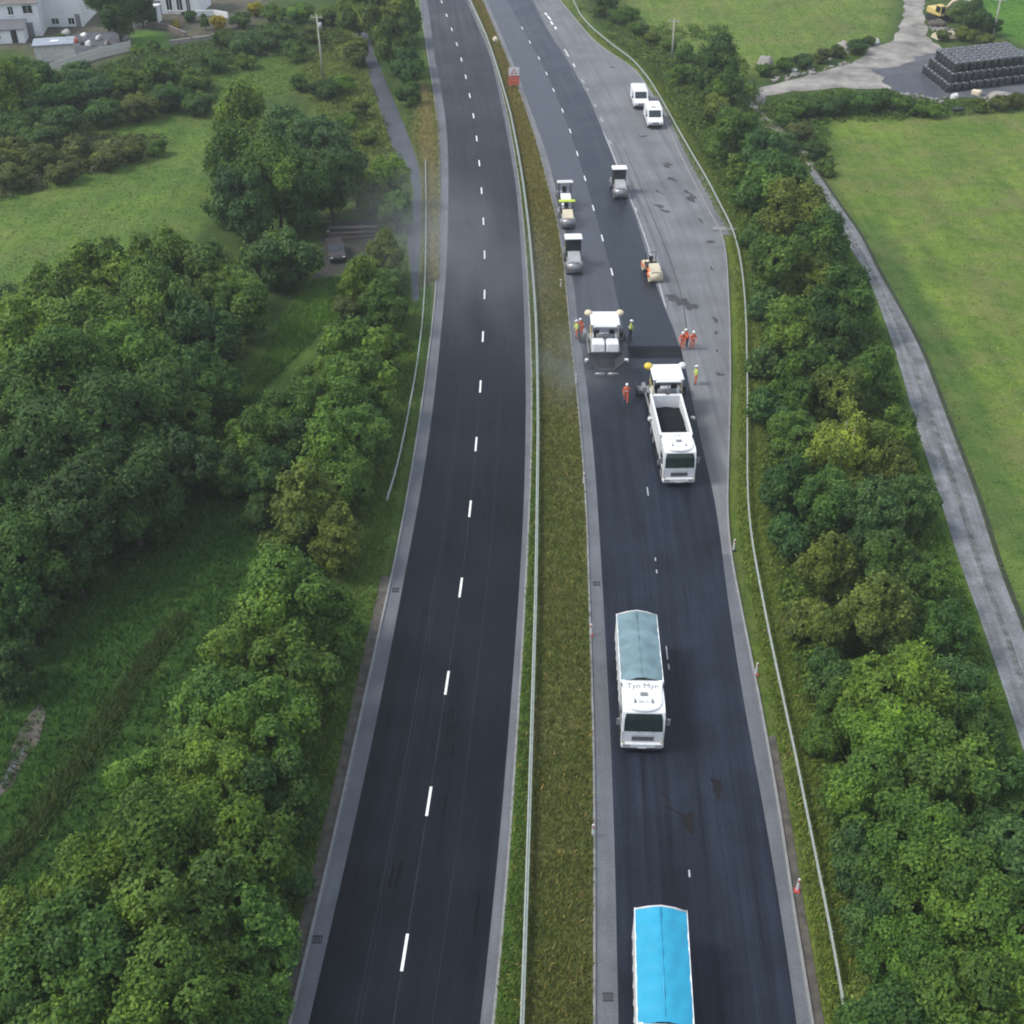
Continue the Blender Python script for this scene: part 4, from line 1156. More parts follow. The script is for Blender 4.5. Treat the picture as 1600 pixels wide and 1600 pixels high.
    # headboard visor leaning over the cab, carries the lettering
    hv = MB(); hv.add([(-W / 2 + .06, y1, 3.16), (W / 2 - .06, y1, 3.16), (W / 2 - .16, y1 + .78, 3.08), (-W / 2 + .16, y1 + .78, 3.08), (-W / 2 + .06, y1, 3.06), (W / 2 - .06, y1, 3.06), (W / 2 - .16, y1 + .78, 3.0), (-W / 2 + .16, y1 + .78, 3.0)],
                      [(0, 1, 2, 3), (7, 6, 5, 4), (0, 4, 5, 1), (1, 5, 6, 2), (2, 6, 7, 3), (3, 7, 4, 0)])
    hb = hv.build('headboard', M['white'], body)
    for tx, sz, yy, mt in (text or [])[:1]:
        o = mesh_obj('lettering', text_mesh(tx, sz, 'lettering'), M[mt], hb)
        o.location = (0, y1 + yy, 3.16 - .1026 * yy + .010); o.rotation_euler = (R(5.86), 0, math.pi)
    if cover:
        # tarpaulin: two shallow slopes to a ridge, sagging between hoops, with a rear frame
        n, mm = 30, 14
        V = np.zeros((n + 1, mm + 1, 3))
        for i in range(n + 1):
            yy = y0 + .1 + (y1 - y0 - .12) * i / n
            for j in range(mm + 1):
                x = (-1 + 2 * j / mm)
                z = 3.38 - .34 * abs(x) ** 1.6 + .028 * math.cos(i * 2 * math.pi * 6 / n) * (1 - x * x) + .016 * math.sin(i * 1.7 + j * 2.1) + .014 * math.sin(i * .6 - j * 1.3) - .02 * math.exp(-((abs(x) - .55) / .2) ** 2)
                V[i, j] = (x * (W / 2 - .02), yy, z)
        ix = np.arange((n + 1) * (mm + 1)).reshape(n + 1, mm + 1)
        Fq = np.stack([ix[:-1, :-1], ix[:-1, 1:], ix[1:, 1:], ix[1:, :-1]], -1).reshape(-1, 4)
        me = np_mesh('cover_sheet', V.reshape(-1, 3), Fq); me.polygons.foreach_set('use_smooth', [True] * len(Fq))
        sh = mesh_obj('cover_sheet', me, M[cover], t)
        rb = MB(); rb.tube([(0.04, y0 + .1, 3.385), (0.04, y1 - .02, 3.385)], .04, 6); rb.build('ridge_roll', M[cover], sh)
        fr = MB(); fr.tube([(-W / 2 + .02, y0 + .06, 3.03), (-W / 4, y0 + .05, 3.26), (0, y0 + .05, 3.38), (W / 4, y0 + .05, 3.26), (W / 2 - .02, y0 + .06, 3.03)], .06, 6)
        fr.build('rear_hoop', M['offwhite'], t)
    else:
        n, mm = 16, 8
        V = np.zeros((n + 1, mm + 1, 3)); g = np.random.default_rng(5)
        for i in range(n + 1):
            for j in range(mm + 1):
                V[i, j] = ((-1 + 2 * j / mm) * 1.1, y0 + .15 + (y1 - y0 - .3) * i / n, 1.9 + .35 * math.sin(math.pi * i / n) + g.normal(0, .05))
        ix = np.arange((n + 1) * (mm + 1)).reshape(n + 1, mm + 1)
        Fq = np.stack([ix[:-1, :-1], ix[:-1, 1:], ix[1:, 1:], ix[1:, :-1]], -1).reshape(-1, 4)
        mesh_obj('asphalt_load', np_mesh('asphalt_load', V.reshape(-1, 3), Fq), M['asphalt_load'], t)
    return t

def nose_heading(front, rear):
    d = (front - rear); d.z = 0
    return math.atan2(-d.x, d.y), d.length          # rotation that turns local +Y onto d

LET = [('Tyn Myn', .52, .40, 'grey'), ('A BELA A', .26)]
fr, re = G(1003, 1166, .5), G(996, 968, 3.3)
rz, ln = nose_heading(fr, re)
mid = fr.lerp(re, .5); print('lorry length', ln)
d = (fr - re); d.z = 0; d.normalize()
lorry('white tipper lorry with grey-blue sheet and roof lettering, below the open tipper', tuple((fr - d * 4.3).xy) + (.012,), rz, 'cover_grey', LET)
fr2, re2 = G(1040, 1592, 3.15), G(1033, 1416, 3.3)
rz2, ln2 = nose_heading(fr2, re2); d2 = (fr2 - re2); d2.z = 0; print('sheet length', d2.length); d2.normalize()
lorry('white tipper lorry with bright blue sheeted body cut off by the bottom edge', tuple((re2 + d2 * 4.2).xy) + (.012,), rz2, 'cover_blue', LET)
fr3, re3 = G(1060, 752, .5), G(1043, 628, 2.95)
rz3, ln3 = nose_heading(fr3, re3); d3 = (fr3 - re3); d3.z = 0; print('open', d3.length); d3.normalize()
lorry('white tipper lorry with open body of black asphalt backed up to the right paver', tuple((fr3 - d3 * 4.3).xy) + (.012,), rz3, None, [('A R', .3, .36, 'grey')])

# ------------------------------------------------------------------ pavers
def paver(label, loc, rz, lampl, lampr):
    """asphalt paver, hopper towards local +Y, origin under the canopy"""
    t = thing('asphalt_paver', label, 'paver', loc, rz, 'pavers laying asphalt')
    for sx in (-1, 1):
        tr = MB(); tr.prism([(-1.5, .12), (-1.35, .02), (2.6, .02), (2.85, .2), (2.85, .55), (2.6, .75), (-1.3, .75), (-1.5, .6)], sx * 1.05 - .2, sx * 1.05 + .2)
        tk = tr.build('crawler_track', M['rubber'], t)
    b = MB(); b.box((0, .6, 1.05), (2.3, 3.8, .8), bev=.06); b.box((0, .1, 1.5), (2.4, 1.9, .12)); b.build('body', M['offwhite'], t)
    for sx in (-1, 1):
        h = MB(); h.box((sx * .62, 1.85, 1.86), (1.12, 1.25, .82), bev=.09, top=(.96, .86), shift=(0, -.06)); h.build('engine_cover', M['white'], t)
        s = MB(); s.box((sx * .68, .25, 1.78), (.5, .5, .14), bev=.05); s.box((sx * .68, -.05, 2.1), (.5, .14, .6), bev=.05); s.build('seat', M['black'], t)
        rl = MB(); rl.tube([(sx * 1.22, 1.0, 1.55), (sx * 1.22, 1.0, 2.45), (sx * 1.22, -.8, 2.45), (sx * 1.22, -.8, 1.55)], .03, 6); rl.build('hand_rail', M['yellow'], t)
    MB().box((0, .95, 2.15), (1.5, .35, .5), bev=.05, shift=(0, -.1)).build('control_console', M['grey'], t)
    ex = MB(); ex.tube([(.0, 1.3, 2.2), (.0, 1.3, 2.95)], .07, 8); ex.build('exhaust', M['steel'], t)
    # canopy on four posts
    cp = MB(); cp.box((0, 0, 3.5), (2.55, 2.5, .16), bev=.07); cp.box((0, 1.2, 3.42), (2.1, .5, .1), top=(.9, 1)); ca = cp.build('canopy', M['white_clean'], t)
    for sx in (-1, 1):
        for y in (-1.05, 1.05):
            p = MB(); p.tube([(sx * 1.12, y, 1.5), (sx * 1.15, y, 3.45)], .04, 6); p.build('canopy_post', M['grey_light'], t)
    for sx, mt in ((1, lampl), (-1, lampr)):      # local +x lies to the left in the photo
        lp = MB(); lp.ball((sx * 1.4, -.95, 3.56), (.36, .36, .28), 14, 9); lp.tube([(sx * 1.2, -1.0, 3.4), (sx * 1.55, -1.0, 3.4)], .035, 6); lp.build('balloon_lamp', M[mt], t)
    # hopper with raised wings
    hp = MB()
    hp.box((0, 3.5, .75), (2.0, 1.5, .12))
    for sx in (-1, 1):
        hp.add([(sx * .7, 2.7, .85), (sx * .7, 4.3, .85), (sx * 1.65, 4.25, 1.62), (sx * 1.65, 2.75, 1.62), (sx * .78, 2.7, .77), (sx * .78, 4.3, .77), (sx * 1.72, 4.25, 1.55), (sx * 1.72, 2.75, 1.55)],
               [(0, 1, 2, 3), (7, 6, 5, 4), (0, 4, 5, 1), (1, 5, 6, 2), (2, 6, 7, 3), (3, 7, 4, 0)])
    hp.box((0, 2.68, 1.2), (2.9, .1, .8))
    hp.build('hopper', M['black'], t)
    V = MB(); V.box((0, 3.5, .95), (1.9, 1.3, .3), top=(.6, .7)); V.build('asphalt_load', M['asphalt_load'], t)
    rl = MB(); rl.tube([(-1.0, 4.5, .5), (-.1, 4.5, .5)], .13, 10); rl.tube([(.1, 4.5, .5), (1.0, 4.5, .5)], .13, 10); rl.build('push_roller', M['steel'], t)
    for sx in (-1, 1):
        MB().box((sx * 1.72, 3.9, 1.5), (.34, .34, .3), bev=.06).build('wing_lamp', M['offwhite'], t)
    # screed with side extensions and walkway
    sc = MB(); sc.box((0, -2.1, .35), (2.6, .8, .5), bev=.04); sc.box((1.55, -2.5, .33), (1.0, .6, .42), bev=.04); sc.box((-1.55, -2.5, .33), (1.0, .6, .42), bev=.04); sc.box((0, -2.75, .5), (3.9, .4, .06))
    s = sc.build('screed', M['grey'], t)
    for sx in (-1, 1):
        MB().box((sx * 2.05, -2.4, .55), (.1, 1.1, .8)).build('end_plate', M['black'], s)
        ar = MB(); ar.tube([(sx * 1.35, 1.4, .75), (sx * 1.35, -2.0, .6)], .09, 8); ar.build('tow_arm', M['grey'], t)
        MB().box((sx * 1.62, -1.0, 1.55), (.34, .9, .5), bev=.05).build('side_console', M['black' if sx < 0 else 'grey'], t)
    return t
c1 = G(945, 497, 3.55); c2 = G(1042, 581, 3.55)
paver('white canopied paver with cream lamps laying the left lane', (c1.x, c1.y, .012), math.pi - CC.heading(c1.y) * .25, 'cream', 'cream')
paver('white canopied paver with a yellow and a pink lamp fed by the open tipper', (c2.x, c2.y, .012), rz3, 'yellow', 'offwhite')

# ------------------------------------------------------------------ rollers
def roller(label, px, py, zc, rz, canopy, hood, frame, win=None, cs=(1.75, 1.05), s=1.0, drums='steel', rops=False):
    """tandem roller, front drum towards local +Y; canopy centre surveyed at (px, py) and height zc"""
    p = G(px, py, zc * s)
    t = thing('road_roller', label, 'roller', (p.x, p.y, .015), rz, 'rollers compacting the new surface')
    t.scale = (s, s, s)
    fr = MB(); fr.box((0, 1.15, .95), (1.35, 1.7, .5), bev=.08); fr.box((0, -1.15, .9), (1.35, 1.5, .45), bev=.08); fr.box((0, 0, .75), (.8, 1.2, .5))
    fr.build('frame', M[frame], t)
    for y in (1.75, -1.5):
        d = MB(); d.tube([(-.78, y, .6), (.78, y, .6)], .6, 22); dr = d.build('drum', M[drums], t)
        y2 = MB(); 
        for sx in (-1, 1): y2.box((sx * .84, y * .93, .75), (.08, .9, .35), bev=.03)
        y2.build('drum_yoke', M[frame], t)
    h = MB(); h.prism([(.55, 1.2), (.55, 1.72), (1.5, 1.62), (2.02, 1.3), (2.05, 1.15)], -.58, .58); h.build('engine_hood', M[hood], t)
    fl = MB(); fl.box((0, -.2, 1.2), (1.5, 1.5, .08)); fl.build('platform', M['black'], t)
    se = MB(); se.box((0, -.45, 1.5), (.5, .5, .14), bev=.05); se.box((0, -.72, 1.8), (.5, .12, .55), bev=.05); se.build('seat', M['black'], t)
    st = MB(); st.tube([(0, .4, 1.3), (0, .18, 1.85)], .035, 6); st.tube([(0.18 * math.cos(a), .18 + .05 * math.sin(a), 1.88 + .15 * math.sin(a)) for a in np.linspace(0, 6.28, 13)], .02, 5); st.build('steering_wheel', M['black'], t)
    for sx in (-1, 1):
        MB().box((sx * .55, 2.08, 1.18), (.2, .06, .16), bev=.02).build('headlight', M['offwhite'], t)
    if rops:
        ro = MB(); ro.tube([(-.6, -.75, 1.1), (-.6, -.8, 2.5), (.6, -.8, 2.5), (.6, -.75, 1.1)], .05, 8); ro.build('roll_bar', M['black'], t)
    if canopy:
        cp = MB(); cp.box((0, 0, zc), (cs[0], cs[1], .14), bev=.06); cp.build('canopy', M[canopy], t)
        for sx in (-1, 1):
            for y in (-.8, .5):
                q = MB(); q.tube([(sx * .68, y, 1.2), (sx * .7, y * .8, zc)], .04, 6); q.build('canopy_post', M['black'], t)
    if win:
        w = MB()
        w.add([(-.7, .62, 1.25), (.7, .62, 1.25), (.66, .42, zc - .08), (-.66, .42, zc - .08), (-.7, .58, 1.25), (.7, .58, 1.25), (.66, .38, zc - .08), (-.66, .38, zc - .08)], [(0, 1, 2, 3), (7, 6, 5, 4), (0, 4, 5, 1), (1, 5, 6, 2), (2, 6, 7, 3), (3, 7, 4, 0)])
        w.build('cab_window', M[win], t)
        for sx in (-1, 1):
            MB().box((sx * .7, -.15, (1.25 + zc) / 2 - .04), (.03, 1.1, zc - 1.33)).build('cab_window', M[win], t)
    return t
hd = lambda px, py, L=CC: math.pi - L.heading(G(px, py).y)
roller('roller with white roof and dark cab glass on the fresh lane edge by the lay-by', 968, 262, 2.9, hd(968, 300), 'white_clean', 'grey_light', 'grey', 'glass', (1.75, 1.25))
roller('roller with pale roof and white hood, farthest of the three beside the median', 883, 284, 2.9, hd(883, 310), 'offwhite', 'white', 'black', None, (1.9, .8), .95)
roller('roller with lime yellow roof bar and cream hood, middle of the median three', 886, 314, 2.5, hd(886, 340), 'lime', 'cream', 'grey_light', None, (1.9, .62), .95)
roller('roller with white roof and green tinted cab glass, nearest of the three beside the median', 896, 370, 2.95, hd(896, 400), 'white_clean', 'grey_light', 'grey', 'glass_green', (1.7, 1.25), 1.05)
rE = roller('small cream and orange roller without a roof at the lay-by seam', 1020, 400, 2.4, hd(1020, 430, CR) + .1, None, 'cream', 'orange', None, s=.85, drums='cream', rops=True)

# ------------------------------------------------------------------ vans
def van(label, px, py, rz, pickup=False):
    p = G(px, py, .35)
    t = thing('parked_van', label, 'van', (0, 0, 0), rz, 'white vans parked in the lay-by')
    d = Matrix.Rotation(rz, 3, 'Z') @ Vector((0, 1, 0))
    t.location = (p.x - d.x * 2.55, p.y - d.y * 2.55, .008)
    prof = [(-2.6, .45), (-2.6, 1.95), (-2.45, 2.12), (.7, 2.12), (1.0, 2.05), (1.62, 1.28), (2.35, 1.08), (2.58, .85), (2.6, .42)]
    b = MB()
    for (x0, x1, k) in ((-.98, -.86, .96), (-.86, .86, 1.0), (.86, .98, .96)):
        b.prism([(y * (1 if k == 1 else .995), z if z < 1.2 else 1.2 + (z - 1.2) * k) for y, z in prof], x0, x1)
    body = b.build('body', M['white'], t)
    wv = [(-.8, 1.66, 1.28), (.8, 1.66, 1.28), (.76, 1.08, 2.0), (-.76, 1.08, 2.0)]
    w = MB(); w.add(wv + [(x, y - .03, z - .04) for x, y, z in wv], [(0, 1, 2, 3), (7, 6, 5, 4), (0, 4, 5, 1), (1, 5, 6, 2), (2, 6, 7, 3), (3, 7, 4, 0)]); w.build('windscreen', M['glass'], body)
    for sx in (-1, 1):
        q = MB(); q.prism([(.15, 1.3), (.15, 1.85), (.85, 1.85), (1.35, 1.3)], sx * .985 - .01, sx * .985 + .01); q.build('side_window', M['glass'], body)
        MB().box((sx * .74, 2.5, .86), (.34, .16, .2), bev=.05).build('headlight', M['offwhite'], t)
        MB().box((sx * 1.12, 1.35, 1.4), (.2, .12, .26), bev=.04).build('mirror', M['black'], t)
        MB().box((sx * .9, -2.6, 1.2), (.1, .04, .5)).build('tail_light', M['red'], t)
        for y in (1.75, -1.7): wheel(t, sx * .86, y, .34, .22)
    MB().box((0, 2.62, .5), (1.9, .16, .3), bev=.06).build('bumper', M['black'], t)
    MB().box((0, 2.58, .82), (.9, .06, .16), bev=.02).build('grille', M['black'], t)
    if pickup: MB().box((.1, .2, 2.16), (.5, .5, .07), bev=.03).build('roof_vent', M['grey_light'], t)
    else:
        rk = MB(); 
        for y in (-1.8, -.6, .4): rk.tube([(-.85, y, 2.2), (.85, y, 2.2)], .03, 6)
        rk.build('roof_bar', M['white_clean'], t)
    return t
van('white van parked in the lay-by, the farther of the pair', 1002, 168, math.pi - KO.heading(G(1000, 165).y) * .62)
van('white van with roof vent parked in the lay-by, the nearer of the pair', 1024, 198, math.pi - KO.heading(G(1022, 195).y) * .5, True)

# ------------------------------------------------------------------ workers
def person_mesh(pose):
    """one continuous figure grown by a Skin modifier; pose 0 standing at work, 1 walking, 2 leaning with arm out"""
    J = {'pel': (0, 0, .98), 'wai': (0, .01, 1.12), 'che': (0, .02, 1.36), 'nek': (0, .02, 1.50), 'hd0': (0, .03, 1.60), 'hd1': (0, .03, 1.74)}
    lean = {0: .02, 1: .04, 2: .16}[pose]
    for k in ('wai', 'che', 'nek', 'hd0', 'hd1'):
        x, y, z = J[k]; J[k] = (x, y + lean * (z - .98) / .5, z - (.06 * lean))
    E = [('pel', 'wai'), ('wai', 'che'), ('che', 'nek'), ('nek', 'hd0'), ('hd0', 'hd1')]
    rad = {'pel': (.155, .12), 'wai': (.15, .115), 'che': (.17, .125), 'nek': (.06, .06), 'hd0': (.085, .095), 'hd1': (.075, .085)}
    step = {0: (.06, -.06), 1: (.26, -.24), 2: (.12, -.1)}[pose]
    armf = {0: (.26, .22), 1: (-.2, .22), 2: (.38, .30)}[pose]
    hands = []
    for sx, st, af in ((-1, step[0], armf[0]), (1, step[1], armf[1])):
        n = 'l' if sx < 0 else 'r'
        cy = J['che'][1]
        J['sh' + n] = (sx * .19, cy, 1.42); J['el' + n] = (sx * .27, cy + af * .25, 1.15); J['wr' + n] = (sx * .24, cy + af, .98 + (.14 if af > .3 else 0)); J['pa' + n] = (sx * .22, cy + af * 1.25, .92 + (.14 if af > .3 else 0))
        E += [('che', 'sh' + n), ('sh' + n, 'el' + n), ('el' + n, 'wr' + n), ('wr' + n, 'pa' + n)]
        rad.update({'sh' + n: (.075, .075), 'el' + n: (.055, .055), 'wr' + n: (.036, .036), 'pa' + n: (.042, .026)})
        J['hi' + n] = (sx * .10, 0, .92); J['kn' + n] = (sx * .12, st * .6 + .04, .50); J['an' + n] = (sx * .13, st, .10); J['to' + n] = (sx * .14, st + .16, .05)
        E += [('pel', 'hi' + n), ('hi' + n, 'kn' + n), ('kn' + n, 'an' + n), ('an' + n, 'to' + n)]
        rad.update({'hi' + n: (.105, .105), 'kn' + n: (.072, .075), 'an' + n: (.055, .06), 'to' + n: (.05, .045)})
        hands.append((Vector(J['wr' + n]), Vector(J['pa' + n]), sx))
    keys = list(J); me = bpy.data.meshes.new('person')
    me.from_pydata([J[k] for k in keys], [(keys.index(a), keys.index(b)) for a, b in E], [])
    ob = bpy.data.objects.new('person', me); COL.objects.link(ob)
    ob.modifiers.new('skin', 'SKIN'); me.skin_vertices[0].data
    for i, k in enumerate(keys):
        me.skin_vertices[0].data[i].radius = rad[k]; me.skin_vertices[0].data[i].use_root = (k == 'pel')
    sb = ob.modifiers.new('sub', 'SUBSURF'); sb.levels = 1; sb.render_levels = 1
    dg = bpy.context.evaluated_depsgraph_get()
    base = bpy.data.meshes.new_from_object(ob.evaluated_get(dg))
    bpy.data.objects.remove(ob)
    m = MB(); m.v = [tuple(v.co) for v in base.vertices]; m.f = [tuple(p.vertices) for p in base.polygons]; m.sm = [True] * len(m.f); m.mi = [0] * len(m.f)
    for wr, pa, sx in hands:
        d = (pa - wr).normalized(); sd = Vector((sx, 0, 0)); dn = Vector((0, .2, -1))
        for k, (off, ln) in enumerate(((-.03, .075), (-.01, .085), (.01, .08), (.03, .06))):
            a = pa + sd * off * .9; m.tube([a, a + d * ln * .6 + dn * .01, a + d * ln * .8 + dn * ln * .5], [.010, .009, .007], 5)
        a = wr.lerp(pa, .6) - sd * .03; m.tube([a, a - sd * .03 + d * .03, a - sd * .03 + d * .065], [.011, .01, .008], 5)
    return m
POSES = [person_mesh(i) for i in range(3)]
def worker(label, px, py, rz, pose, jacket, trousers, z=0.015, helmet='white_clean'):
    p = G(px, py, z)
    t = thing('person', label, 'person', (p.x, p.y, z), rz, 'road workers')
    src = POSES[pose]; m = MB(); m.v, m.f, m.sm = src.v, src.f, src.sm
    V = src.v; mi = []
    for f in m.f:
        c = sum((Vector(V[i]) for i in f), Vector()) / len(f)
        r = abs(c.x)
        if c.z > 1.49 and r < .12: k = 3
        elif r > .18 and c.z < 1.0 and c.z > .8: k = 3
        elif c.z < .12: k = 2
        elif c.z > .93 or (r > .2 and c.z > .9): k = 0
        else: k = 1
        mi.append(k)
    m.mi = mi
    b = m.build('body', [M[jacket], M[trousers], M['black'], M['skin']], t)
    y = .03 + {0: .02, 1: .04, 2: .16}[pose] * 1.5
    h = MB(); h.ball((0, y, 1.755), (.125, .145, .11), 12, 8); h.tube([(0, y + .12, 1.74), (0, y + .2, 1.725)], [.09, .03], 8); h.build('helmet', M[helmet], t)
    bd = MB(); bd.tube([(0, .0, 1.10), (0, .0, 1.14)], .185, 12); bd.build('reflective_band', M['offwhite'], t)
    fc = MB(); fc.ball((0, y + .095, 1.64), (.018, .028, .03), 6, 5); fc.build('nose', M['skin'], t)
worker('worker in yellow and orange hi-vis standing left of the left paver', 901, 528, 1.9, 0, 'hivis_yellow', 'hivis_orange')
worker('worker in orange hi-vis close against the left side of the left paver', 909, 524, 2.4, 2, 'hivis_orange', 'hivis_orange')
worker('worker in pale yellow top standing right of the left paver', 984, 528, -1.8, 0, 'hivis_yellow', 'navy')
worker('worker in red-orange hi-vis, left of the pair above the right paver', 1066, 545, 2.8, 2, 'hivis_orange', 'hivis_orange')
worker('worker in red-orange hi-vis, right of the pair above the right paver', 1081, 545, 3.4, 0, 'hivis_orange', 'hivis_orange')
worker('worker bending in red-orange hi-vis between the pair above the right paver', 1073, 541, 2.2, 2, 'hivis_orange', 'navy')
worker('worker in yellow jacket and orange trousers right of the right paver', 1087, 600, 1.7, 0, 'hivis_yellow', 'hivis_orange')
worker('worker in orange hi-vis walking left of the right paver', 978, 628, 3.0, 1, 'hivis_orange', 'hivis_orange')

# ------------------------------------------------------------------ warning sign on the median
p = G(803, 140)
t = thing('warning_sign', 'red and white roadworks sign board standing on the central reservation', 'sign', (p.x, p.y, .085), R(4))
MB().box((0, 0, 1.75), (1.55, .08, 2.5), bev=.03).build('board', M['sign_red'], t)
sg = MB().box((0, -.05, 2.45), (1.5, .03, 1.1)).build('white_panel', M['white_clean'], t)
tri = MB(); tri.add([(-.45, -.075, 2.1), (.45, -.075, 2.1), (0, -.075, 2.85), (-.45, -.068, 2.1), (.45, -.068, 2.1), (0, -.068, 2.85)], [(0, 1, 2), (5, 4, 3), (0, 3, 4, 1), (1, 4, 5, 2), (2, 5, 3, 0)]); tr_ = tri.build('warning_triangle', M['red'], sg)
tri = MB(); tri.add([(-.27, -.084, 2.2), (.27, -.084, 2.2), (0, -.084, 2.65), (-.27, -.078, 2.2), (.27, -.078, 2.2), (0, -.078, 2.65)], [(0, 1, 2), (5, 4, 3), (0, 3, 4, 1), (1, 4, 5, 2), (2, 5, 3, 0)]); tri.build('triangle_face', M['white_clean'], sg)
MB().box((0, -.05, 1.1), (1.1, .02, .25)).build('plate', M['orange'], t)
for sx in (-1, 1):
    l = MB(); l.tube([(sx * .6, .02, 0), (sx * .6, .02, .55)], .04, 6); l.tube([(sx * .6, .8, 0), (sx * .6, .05, 1.6)], .03, 6); l.build('leg', M['steel'], t)
p = G(774, 74)
t = thing('lamp_beacon', 'pale yellow round lamp on a short post in the median above the sign', 'lamp', (p.x, p.y, .085))
MB().tube([(0, 0, 0), (0, 0, .8)], .05, 8).build('post', M['steel'], t); MB().ball((0, 0, 1.1), (.42, .42, .45), 14, 9).build('globe', M['cream'], t)

# ------------------------------------------------------------------ utility poles
def pole(label, px, py, h, tx=True):
    p = G(px, py); t = thing('utility_pole', label, 'pole', (p.x, p.y, 0), random.uniform(-.4, .4))
    MB().tube([(0, 0, -.2), (-.05, 0, h * .5), (-.12, 0, h)], [.17, .14, .1], 10).build('shaft', M['pole'], t)
    MB().box((-.12, 0, h - .4), (1.7, .1, .12)).build('crossarm', M['pole'], t)
    for x in (-.75, 0, .55):
        MB().tube([(x - .1, 0, h - .34), (x - .1, 0, h - .1)], [.05, .035], 8).build('insulator', M['offwhite'], t)
    if tx:
        b = MB(); b.tube([(.25, 0, h - 1.9), (.25, 0, h - 1.1)], .25, 12); b.build('transformer', M['grey_light'], t)
pole('pale wooden pole with crossarm in the scrub at upper left', 505, 122, 8.8)
pole('pale wooden pole with crossarm at the field edge right of the lay-by', 1050, 92, 5.8, False)
pole('pale wooden pole at the top right corner beside the dark bush', 1551, 58, 6.0, False)

# ------------------------------------------------------------------ wrapped silage bales
def bale_mesh(seed):
    g = random.Random(seed); n = 18
    lev = [(0, .86), (.06, .97), (.3, 1.0), (.62, 1.03), (.95, 1.0), (1.16, .95), (1.22, .80), (1.235, .4)]
    vs, fs = [], []
    for z, k in lev:
        for i in range(n):
            a = 2 * math.pi * i / n
            r = .61 * k * (1 + g.uniform(-.025, .025))
            vs.append((r * math.cos(a), r * math.sin(a), z + g.uniform(-.012, .02)))
    vs.append((0, 0, 1.215))
    for l in range(len(lev) - 1):
        for i in range(n): fs.append((l * n + i, l * n + (i + 1) % n, (l + 1) * n + (i + 1) % n, (l + 1) * n + i))
    b = (len(lev) - 1) * n
    for i in range(n): fs.append((b + i, b + (i + 1) % n, len(vs) - 1))
    fs.append(tuple(range(n))[::-1])
    m = MB(); m.add(vs, fs, True); me = m.mesh('bale'); me.materials.append(M['plastic_black'])
    return me
BALES = [bale_mesh(i) for i in range(4)]
f0 = G(1482, 143); bk = G(1440, 110); rt = G(1640, 124)
dv = (bk - f0).normalized(); wv = (rt - f0).normalized()
NW, ND = 12, 8
tiers = ['bottom', 'middle', 'top']
for tier in range(3):
    for i in range(NW - tier):
        for j in range(ND - tier):
            edge = (i == 0) or (j == 0) or tier == 2
            if not edge and i < NW - tier - 1 and j < ND - tier - 1 and tier < 2 and i > 0 and j > 0 and i > 1 and j > 1:
                continue                    # the heart of the stack shows nowhere
            q = f0 + wv * 1.24 * (i + .5 * tier) + dv * 1.24 * (j + .5 * tier)
            o = link(bpy.data.objects.new('silage_bale', random.choice(BALES)))
            o.location = (q.x + random.uniform(-.04, .04), q.y + random.uniform(-.04, .04), .02 + tier * 1.2); o.rotation_euler = (random.uniform(-.03, .03), random.uniform(-.03, .03), random.uniform(0, 6.28))
            row = 'front row' if j == 0 else ordinal(j) + ' row back'
            col_ = 'leftmost' if i == 0 else ordinal(i) + ' from left'
            lab = f'black wrapped bale, {tiers[tier]} tier of the stack, {row}, {col_}'
            tag(o, lab, 'bale', 'wrapped bales stacked in the yard')

# ------------------------------------------------------------------ excavator
p = G(1466, 32)
t = thing('excavator', 'yellow excavator with raised bent arm at the top edge beside the farm drive', 'excavator', (p.x, p.y, 0), R(200))
for sx in (-1, 1):
    MB().prism([(-1.9, .2), (-1.6, .02), (1.6, .02), (1.9, .2), (1.9, .6), (1.6, .8), (-1.6, .8), (-1.9, .6)], sx * 1.1 - .28, sx * 1.1 + .28).build('crawler_track', M['rubber'], t)
MB().tube([(0, 0, .6), (0, 0, 1.0)], .7, 16).build('slew_ring', M['black'], t)
h = MB(); h.box((0, -.7, 1.55), (2.5, 2.6, 1.0), bev=.12); h.box((0, -1.9, 1.5), (2.3, .5, .8), bev=.1); hb = h.build('house', M['digger'], t)
c = MB(); c.box((.75, .95, 1.9), (.95, 1.5, 1.7), bev=.1, top=(.92, .85)); cb = c.build('cab', M['digger'], t)
MB().box((.75, 1.72, 2.05), (.75, .04, 1.0)).build('cab_window', M['glass'], cb); MB().box((1.24, .95, 2.1), (.04, 1.1, .9)).build('cab_window', M['glass'], cb)
b = MB(); b.tube([(-.1, .6, 1.4), (-.6, 2.0, 3.4), (-1.2, 3.2, 4.2), (-1.7, 4.4, 3.9)], [.28, .3, .28, .2], 6); b.build('boom', M['cream'], t)
b = MB(); b.tube([(-1.7, 4.5, 4.1), (-1.95, 5.0, 2.4), (-2.0, 5.05, 1.5)], [.2, .18, .14], 6); b.build('dipper_arm', M['cream'], t)
b = MB(); b.prism([(4.5, 1.4), (5.2, 1.5), (5.25, 1.0), (4.9, .6), (4.4, .7)], -2.4, -1.6); b.build('bucket', M['steel'], t)

